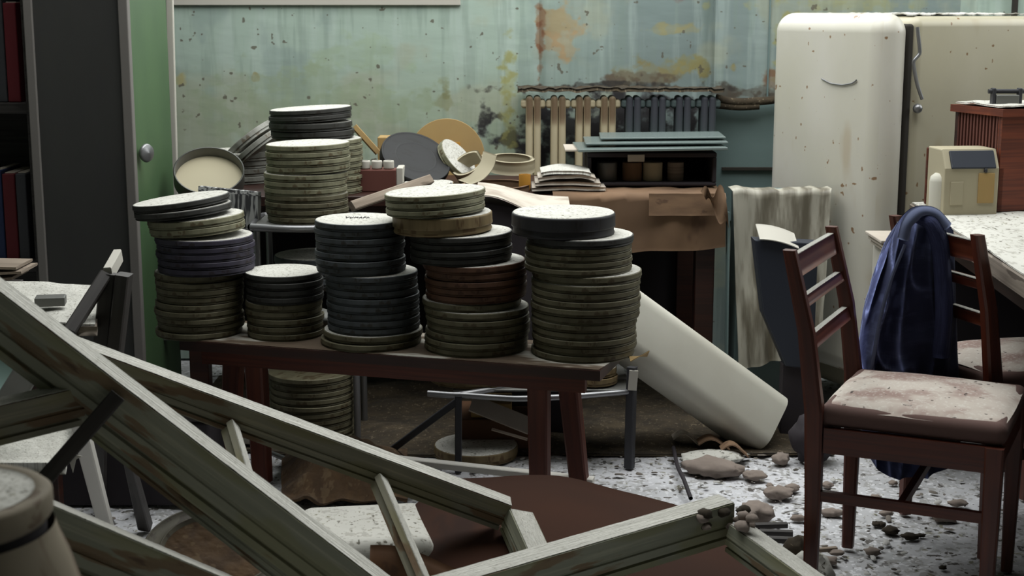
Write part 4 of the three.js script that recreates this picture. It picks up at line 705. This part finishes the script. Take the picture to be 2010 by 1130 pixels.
// ------------------------------------------------------------------ brown fibreboard, cushion, heap
{
  const e = [[806, 1000], [872, 948], [960, 938], [1095, 935], [1210, 962], [1330, 993], [1500, 1050]].map(([x, y]) => onZ(x, y, 3.62)), cv = new THREE.CatmullRomCurve3(e);
  solo('fibreboard', sheet((u, v) => { const t = cv.getPoint(u); return V(t.x * lerp(1, 0.93, v), lerp(t.y, -0.0, v) + 0.02 * Math.sin(u * 3) * v * (1 - v), t.z + 0.46 * v + 0.05 * Math.sin(v * 3.1)); }, 50, 16, 0.005), M.fibre, 'large dark brown fibreboard sheet lying bent on the floor below the bench', 'fibreboard');
  const c = onY(715, 1032, 0.1), g = new RoundedBoxGeometry(0.34, 0.11, 0.34, 6, 0.045), P = g.attributes.position; for (let i = 0; i < P.count; i++) P.setY(i, P.getY(i) + 0.012 * (n3(P.getX(i) * 12, 1, P.getZ(i) * 12) - 0.5));
  g.computeVertexNormals(); const q = metric(g); q.rotateY(0.12); q.translate(c.x + 0.0, 0.055, c.z); solo('cushion', q, M.dust, 'dust-covered white cushion on the floor behind the glazing bar', 'cushion');
  const hp = sheet((u, v) => { const a = onY(lerp(555, 800, u), lerp(1000, 900, v), 0); return V(a.x, 0.02 + 0.11 * Math.sin(u * 3.1) * Math.sin(v * 3.1) + 0.05 * (n3(u * 10, 2, v * 10) - 0.5), a.z); }, 40, 30, 0.01);
  solo('burlap_heap', metric(hp), M.brownheap, 'heap of brown burlap and soil behind the white cushion', 'heap');
  const k0 = onZ(728, 1070, 3.12), k1 = onZ(930, 1116, 3.05);
  solo('cardboard_flap', sheet((u, v) => k0.clone().lerp(k1, u).add(V(0, -0.12 * v + 0.012 * Math.sin(u * 5) * (1 - v), 0.05 * v + 0.012 * Math.sin(v * 5))), 24, 10, 0.006), M.cardboard, 'bent brown cardboard flap at the bottom between two frames', 'cardboard');
}
// ------------------------------------------------------------------ large can on the floor, churn at the lower left
{
  const p = onZ(428, 1080, 3.12), q = new THREE.Quaternion().setFromEuler(new THREE.Euler(0.30, 0, -0.12));
  const big = thing('large_film_can', p, 'big olive-brown film can tilted on the floor between the frames at bottom left', 'film can'), R = 0.165; big.quaternion.copy(q);
  part(big, 'body', metric(lathe([[0.001, -0.04], [R * 0.97, -0.04], [R * 0.985, -0.036], [R * 0.985, -0.01]], 64)), M.tin);
  part(big, 'lid', metric(lathe([[R, -0.026], [R * 1.01, -0.024], [R * 1.01, -0.003], [R * 0.99, 0.003], [R * 0.965, 0.003], [R * 0.94, -0.003], [R * 0.80, -0.003], [R * 0.775, 0.006], [R * 0.75, 0.006], [R * 0.72, -0.003], [R * 0.68, -0.004], [0.001, -0.004]], 72), 3), M.tin);
  part(big, 'rust_patch', discUV(lathe([[R * 0.715, -0.0015], [R * 0.69, -0.0025], [0.001, -0.0026]], 60), 0.2), M.brownheap);
  const c = onZ(-118, 968, 1.72);
  const o = thing('metal_churn', V(c.x, 0, c.z), 'blurred dusty metal churn with a flat lid at the bottom left corner', 'churn');
  const h = c.y;
  part(o, 'body', metric(lathe([[0.001, 0], [0.17, 0], [0.172, 0.02], [0.172, h - 0.19], [0.165, h - 0.15], [0.148, h - 0.09], [0.136, h - 0.06], [0.132, h - 0.045]], 60)), M.dustMetal = std({ map: canTex, color: 0x8f836f, roughness: 0.8 }));
  part(o, 'neck', metric(lathe([[0.11, h - 0.07], [0.122, h - 0.06], [0.122, h - 0.03]], 60)), M.blackbox);
  const lid = part(o, 'lid', lathe([[0.114, h - 0.038], [0.126, h - 0.036], [0.131, h - 0.028], [0.131, h - 0.006], [0.124, h], [0.112, h - 0.001], [0.106, h - 0.006], [0.001, h - 0.004]], 60), M.dustMetal);
  part(lid, 'dust_layer', discUV(lathe([[0.110, h - 0.001], [0.104, h - 0.004], [0.001, h - 0.002]], 48), 0.12), M.dust);
}
// ------------------------------------------------------------------ left side: cupboard, bookshelf, table, chairs
{
  const o = thing('cupboard', V(-1.38, 0, -4.87), 'tall cupboard with dark grey side and a green door with a round knob', 'cupboard');
  const x0 = onZ(62, 300, 4.6).x, x1 = onZ(264, 300, 4.6).x;
  wpart(o, 'side_panel', boxAt(x0 + 0.02, x1 - 0.02, 0.02, 2.1, -4.63, -4.605), M.cabinet);
  for (const [a, b] of [[x0, x0 + 0.028], [x1 - 0.03, x1]]) wpart(o, 'stile', boxAt(a, b, 0, 2.1, -4.63, -4.595), M.stile);
  wpart(o, 'back_panel', boxAt(x0, x0 + 0.02, 0.02, 2.1, -5.14, -4.63), M.cabinet); wpart(o, 'top', boxAt(x0, x1, 2.08, 2.1, -5.14, -4.63), M.cabinet);
  const d = wpart(o, 'door', boxAt(x1 - 0.03, x1 - 0.006, 0.05, 2.07, -5.14, -4.635), M.green);
  const k = onZ(272, 300, 4.68); wpart(o, 'knob', (() => { const g = metric(lathe([[0.001, 0], [0.008, 0], [0.008, 0.012], [0.026, 0.02], [0.03, 0.028], [0.026, 0.036], [0.001, 0.04]], 24)); g.rotateZ(-Math.PI / 2); g.rotateY(-0.5); g.translate(x1 - 0.006, k.y, -4.69); return g; })(), M.chrome, d);
  for (const [py, w] of [[544, 0], [662, 1]]) { const b = onZ(308, py, 4.9); wpart(o, 'hinge', boxAt(x1 - 0.006, x1 + 0.02, b.y - 0.008, b.y + 0.008, -4.93, -4.89, 0.003), M.chrome, d); }
  // bookshelf
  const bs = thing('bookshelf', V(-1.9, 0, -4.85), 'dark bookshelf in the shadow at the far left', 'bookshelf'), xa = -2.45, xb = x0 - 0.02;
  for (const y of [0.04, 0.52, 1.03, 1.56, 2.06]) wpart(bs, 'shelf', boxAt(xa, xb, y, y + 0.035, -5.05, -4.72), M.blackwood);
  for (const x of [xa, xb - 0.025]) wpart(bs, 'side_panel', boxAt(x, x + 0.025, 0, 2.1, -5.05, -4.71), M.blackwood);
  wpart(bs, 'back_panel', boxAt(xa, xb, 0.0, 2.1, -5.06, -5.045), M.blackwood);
  const cols = [['dark red', 0x5a1018], ['black', 0x18181c], ['crimson', 0x64141e], ['navy', 0x1c2a4c], ['brown', 0x5a3420], ['grey', 0x3c3c40], ['teal', 0x1e3c40], ['maroon', 0x501a24]];
  let i = 0;
  for (const [y, nm] of [[1.065, 'upper'], [0.555, 'lower']]) { let x = xb - 0.05; for (let k = 0; k < 8; k++) { const w = rr(0.025, 0.045), h = rr(0.26, 0.36), [cn, cc] = cols[(k * 3 + (nm === 'lower' ? 5 : 2)) % 8]; const bk = thing('book', V(x - w / 2, y, -4.85), cn + ' book standing ' + ['first', 'second', 'third', 'fourth', 'fifth', 'sixth', 'seventh', 'eighth'][k] + ' from right on the ' + nm + ' dark shelf', 'book', 'books on the dark bookshelf');
    const m = std({ color: cc, roughness: 0.7 }); part(bk, 'cover', rbox(w, h, 0.2, 0.004).translate(0, h / 2, 0.01), m); part(bk, 'pages', rbox(w * 0.8, 0.004, 0.18, 0.001).translate(0, h + 0.001, 0.0), M.paper); x -= w + 0.003; } }
  // dusty white table
  const ty = 0.64, tb = thing('side_table', V(-1.2, 0, -3.5), 'small table under a thick layer of white dust at left', 'table');
  const P = (px, py) => onY(px, py, ty), t0 = P(190, 640), t1 = P(197, 562), t2 = P(-80, 552), t3 = P(-150, 640);
  wpart(tb, 'tabletop', sheet((u, v) => bil(t3, t0, t1, t2)(u, v).setY(ty - 0.012), 8, 8, 0.022), M.greywood);
  wpart(tb, 'dust_layer', sheet((u, v) => bil(t3, t0, t1, t2)(u * 0.98 + 0.01, v * 0.98 + 0.01).setY(ty + 0.002 + 0.012 * Math.max(0, n3(u * 8, 3, v * 8) - 0.35)), 40, 20, 0.004), M.dust);
  for (const [u, v] of [[0.06, 0.1], [0.6, 0.1], [0.06, 0.9], [0.6, 0.9]]) { const p = bil(t3, t0, t1, t2)(u, v); wpart(tb, 'leg', boxAt(p.x - 0.02, p.x + 0.02, 0, ty - 0.022, p.z - 0.02, p.z + 0.02), M.darkwood); }
  const bk = onY(100, 600, ty + 0.015);
  solo('grey_book', (() => { const g = rbox(0.07, 0.022, 0.05, 0.003); g.rotateY(0.2); g.translate(bk.x, ty + 0.028, bk.z); return g; })(), M.steel, 'small grey booklet lying on the dusty side table', 'booklet');
  // pale boards sticking in at the left edge
  for (const [i, a, b] of [[0, [-60, 516], [48, 518]], [1, [-60, 532], [58, 526]], [2, [-60, 548], [40, 538]]]) solo('white_board', stick(onZ(a[0], a[1], 3.95), onZ(b[0], b[1], 3.95), 0.14, 0.008, UP), M.lath, ['top', 'middle', 'bottom'][i] + ' of the whitish boards at the left edge above the table', 'board', 'whitish boards at the left edge');
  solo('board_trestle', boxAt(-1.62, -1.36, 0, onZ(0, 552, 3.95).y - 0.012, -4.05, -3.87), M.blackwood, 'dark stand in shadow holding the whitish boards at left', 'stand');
  // upturned dark chair
  const z = 3.42, ch = thing('upturned_chair', V(-0.92, 0, -3.4), 'dark wooden chair back standing upright beside the dusty table', 'chair');
  wpart(ch, 'post', stick(onZ(196, 720, z), onZ(214, 536, z), 0.036, 0.03, V(0, 0, 1)), M.blackwood); wpart(ch, 'post', stick(onZ(222, 730, z - 0.02), onZ(244, 538, z - 0.02), 0.032, 0.05, V(0, 0, 1)), M.blackwood);
  wpart(ch, 'arm', stick(onZ(136, 652, z - 0.12), onZ(208, 540, z), 0.03, 0.03, V(0, 0, 1)), M.blackwood);
  wpart(ch, 'crosspiece', stick(onZ(212, 538, z), onZ(232, 502, z + 0.12), 0.034, 0.02, V(1, 0, 0.3)), M.white);
  wpart(ch, 'leg', stick(onZ(196, 720, z), onY(198, 990, 0), 0.034, 0.03, V(0, 0, 1), 0.024, 0.024), M.blackwood); wpart(ch, 'leg', stick(onZ(222, 730, z - 0.02), onY(272, 1000, 0), 0.032, 0.04, V(0, 0, 1), 0.022, 0.022), M.blackwood);
  // dusty stool and laths under the big frame
  const sy = 0.45, st = thing('stool', V(-1.0, 0, -3.0), 'stool with a dusty white seat at the lower left edge', 'stool'), S = (px, py) => onY(px, py, sy);
  const a = S(-120, 908), b = S(128, 908), c = S(142, 838), d2 = S(-70, 838);
  wpart(st, 'seat', sheet((u, v) => bil(a, b, c, d2)(u, v).setY(sy - 0.012 + 0.006 * Math.sin(u * 3) * Math.sin(v * 3)), 12, 12, 0.025), M.dust);
  for (const [u, v] of [[0.06, 0.1], [0.70, 0.1], [0.06, 0.9], [0.70, 0.9]]) { const p = bil(a, b, c, d2)(u, v); wpart(st, 'leg', boxAt(p.x - 0.016, p.x + 0.016, 0, sy - 0.026, p.z - 0.016, p.z + 0.016), M.darkwood); }
  solo('pale_lath', stick(onZ(148, 800, 3.16), onY(208, 1032, 0.012), 0.038, 0.02, V(0, 0, 1)), M.bright, 'pale splintered lath leaning below the crossing of the frames', 'lath');
  solo('wooden_rod', stick(onZ(232, 820, 3.24), onY(285, 1032, 0.012), 0.014, 0.02, V(0, 0, 1), 0.034, 0.03), M.blackwood, 'dark tapering wooden rod leaning beside the pale lath', 'rod');
  solo('torn_scrap', (() => { const s = new THREE.Shape(); [[0, 0.026], [0.006, 0.008], [0.022, 0.004], [0.008, -0.004], [0.0, -0.034], [-0.006, -0.01], [-0.022, -0.002], [-0.008, 0.008]].forEach(([x, y], i) => i ? s.lineTo(x, y) : s.moveTo(x, y)); const g = new THREE.ExtrudeGeometry(s, { depth: 0.002, bevelEnabled: false }); const p = onZ(142, 898, 3.12); g.translate(p.x, p.y, p.z); return metric(g); })(), M.white, 'torn white scrap hanging by the pale lath', 'scrap');
  solo('grey_plank', stick(onZ(78, 690, 2.95), onZ(-10, 830, 2.85), 0.05, 0.02, V(0, 0, 1)), M.steel, 'purplish grey plank behind the biggest frame at left', 'plank');
  solo('teal_bowl', (() => { const g = metric(lathe([[0.001, 0], [0.05, 0.004], [0.085, 0.03], [0.09, 0.034], [0.082, 0.034], [0.048, 0.01], [0.001, 0.006]], 40)); g.rotateX(1.0); const p = onZ(-8, 720, 3.02); g.translate(p.x, p.y, p.z); return g; })(), std({ color: 0xa8c4be, roughness: 0.3 }), 'pale teal enamel dish at the left edge below the frame', 'dish');
  const kb = onZ(548, 895, 3.75);
  solo('metal_tool', (() => { const g = merged([metric(tube([onY(520, 884, 0.02), onY(560, 900, 0.02), onY(596, 912, 0.02)], 0.008)), metric(tube([onY(532, 876, 0.024), onY(566, 888, 0.024), onY(600, 905, 0.024)], 0.004))]); return g; })(), M.chrome, 'short shiny metal tube lying behind the glazing bar', 'tube');
  solo('white_strip', stick(onY(432, 858, 0.03), onY(528, 862, 0.03), 0.03, 0.03), M.white, 'short white strip lying behind the first glazing bar', 'strip');
}
{
  const p = onY(1258, 700, BH + 0.01);
  solo('yellow_scrap', sheet((u, v) => V(p.x + (u - 0.6) * 0.05, BH + 0.004 + 0.03 * u * v, p.z + (v - 0.5) * 0.06), 8, 8, 0.002), M.yellow, 'torn yellow paper scrap at the right end of the bench', 'paper scrap');
  const a = onZ(40, 900, 4.0), b = onZ(425, 900, 4.0);
  const t = thing('added_dark_chest', V((a.x + b.x) / 2, 0, -4.0), 'added dark low chest that darkens the gap behind the lower left frames', 'chest');  // box added to make the gap behind the frames dark
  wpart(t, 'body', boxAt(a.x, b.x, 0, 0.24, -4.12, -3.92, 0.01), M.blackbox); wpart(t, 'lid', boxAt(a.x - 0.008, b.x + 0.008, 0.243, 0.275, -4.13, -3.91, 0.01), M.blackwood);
}
struct('trim_5', boxAt(wx(1420), wx(1570), wy(348), wy(342), ZW + 0.02, ZW + 0.035, 0.001), M.gasket);
struct('trim_6', boxAt(wx(1978), wx(1986), 1.2, 1.45, ZW, ZW + 0.03, 0.002), M.gasket);
// ------------------------------------------------------------------ rubble on the floor
{
  const rock = (px, py, rx, ry, rz, m, label, h = 0) => { const g = lump(rx, ry, rz, 0.42, 3.2, 3), p = onY(px, py, 0); g.rotateY(rr(-0.4, 0.4)); g.translate(p.x, ry * 0.7 + h, p.z); solo('plaster_chunk', g, m, label, 'rubble'); };
  rock(1398, 930, 0.088, 0.028, 0.05, M.stone, 'flat pinkish chunk of plaster on the floor in front of the white block');
  rock(1396, 905, 0.10, 0.02, 0.06, M.dust, 'low white mound of dust behind the flat pinkish chunk');
  rock(1480, 938, 0.034, 0.014, 0.03, M.stone, 'small grey stone right of the flat pinkish chunk');
  rock(1532, 908, 0.026, 0.018, 0.03, M.stone, 'rounded grey stone beside the front chair leg');
  rock(1528, 975, 0.04, 0.018, 0.03, M.stone, 'dark-shadowed plaster chunk left of the front chair leg');
  rock(1485, 1020, 0.05, 0.03, 0.05, M.stone, 'buff plaster chunk behind the broken frame corner');
  rock(1562, 1134, 0.04, 0.05, 0.03, M.soil, 'dark clump of rubble at the foot of the front chair', 0.02);
  rock(1590, 1160, 0.05, 0.05, 0.05, M.dust, 'white clump of plaster below the foot of the front chair', 0.01);
  for (const [a, b, lab] of [[[1480, 1032], [1545, 1030], 'upper'], [[1492, 1044], [1556, 1046], 'middle'], [[1510, 1058], [1560, 1060], 'lower']]) solo('dark_stick', stick(onY(a[0], a[1], 0.012), onY(b[0], b[1], 0.012), 0.018, 0.014), M.blackwood, lab + ' dark stick lying by the broken frame corner', 'stick', 'dark sticks by the frame corner');
  solo('thin_strip', stick(onY(1572, 1082, 0.01), onY(1642, 1076, 0.01), 0.014, 0.01), M.lath, 'thin white strip on the floor between the front chair legs', 'strip');
  for (let i = 0; i < 22; i++) {
    const px = rr(1440, 1900), py = rr(925, 1120), r = rr(0.008, 0.02), g = lump(r * rr(1, 1.8), r * 0.6, r, 0.5, 3, 2), p = onY(px, py, 0); g.translate(p.x, r * 0.35, p.z);
    solo('plaster_flake', g, i % 3 ? M.stone : M.soil, 'small plaster flake on the white dusty floor around the front chair', 'rubble', 'loose flakes around the front chair');
  }
  // soil and litter below the bench and table
  const sh = sheet((u, v) => { const x = lerp(-1.1, 1.0, u), z = lerp(-4.42, -5.4, v); return V(x, 0.002 + 0.07 * Math.max(0, n3(x * 9, 1, z * 9) - 0.40) * smooth(0, 0.25, v) * smooth(0, 0.06, u) * smooth(1, 0.94, u), z + 0.12 * (n3(u * 9, 2, 1) - 0.5) * (1 - v)); }, 80, 40, 0.008);
  solo('soil_litter', metric(sh), M.soil, 'dark brown soil and litter covering the floor below the table', 'litter', null).userData.kind = 'stuff';
  for (const [px, py, w, m, l] of [[1400, 868, 0.06, M.kraft, 'curled brown leaf of paper on the soil left of the white block'], [1345, 858, 0.05, M.paper, 'pinkish paper scrap on the soil behind the black cable'], [1440, 880, 0.05, M.kraft, 'buff paper scrap in front of the white block end']]) { const p = onY(px, py, 0.03); solo('paper_scrap', sheet((u, v) => V(p.x + (u - 0.5) * w * 1.6, 0.03 + 0.02 * Math.sin(u * 4), p.z + (v - 0.5) * w + 0.02 * u), 8, 6, 0.003), m, l, 'paper scrap'); }
  // crumbs nobody could count
  const cg = lump(1, 0.6, 1, 0.5, 2, 1), inst = new THREE.InstancedMesh(cg, std({ color: 0xffffff, roughness: 1 }), 2600), mt = new THREE.Matrix4(), qq = new THREE.Quaternion(), cl = new THREE.Color();
  for (let i = 0; i < 2600; i++) { const z = -rr(2.7, 4.6), x = rr(-1.2, 1.9), s = 0.0015 + 0.007 * Math.pow(rnd(), 3); mt.compose(V(x, s * 0.3 - 0.001, z), qq.setFromEuler(new THREE.Euler(rr(-0.3, 0.3), rr(0, 6), 0)), V(s * rr(0.8, 2.2), s * 0.6, s)); inst.setMatrixAt(i, mt); const k = rnd(); cl.setRGB(...(k < 0.5 ? [0.45, 0.44, 0.42] : k < 0.8 ? [0.16, 0.14, 0.12] : [0.07, 0.06, 0.05])); inst.setColorAt(i, cl); }
  inst.name = 'floor_crumbs'; inst.castShadow = inst.receiveShadow = true; tag(inst, 'countless plaster crumbs and flakes scattered on the dusty floor', 'crumbs', null, 'stuff'); scene.add(inst);
}
shade(scene);
renderer.render(scene, camera);
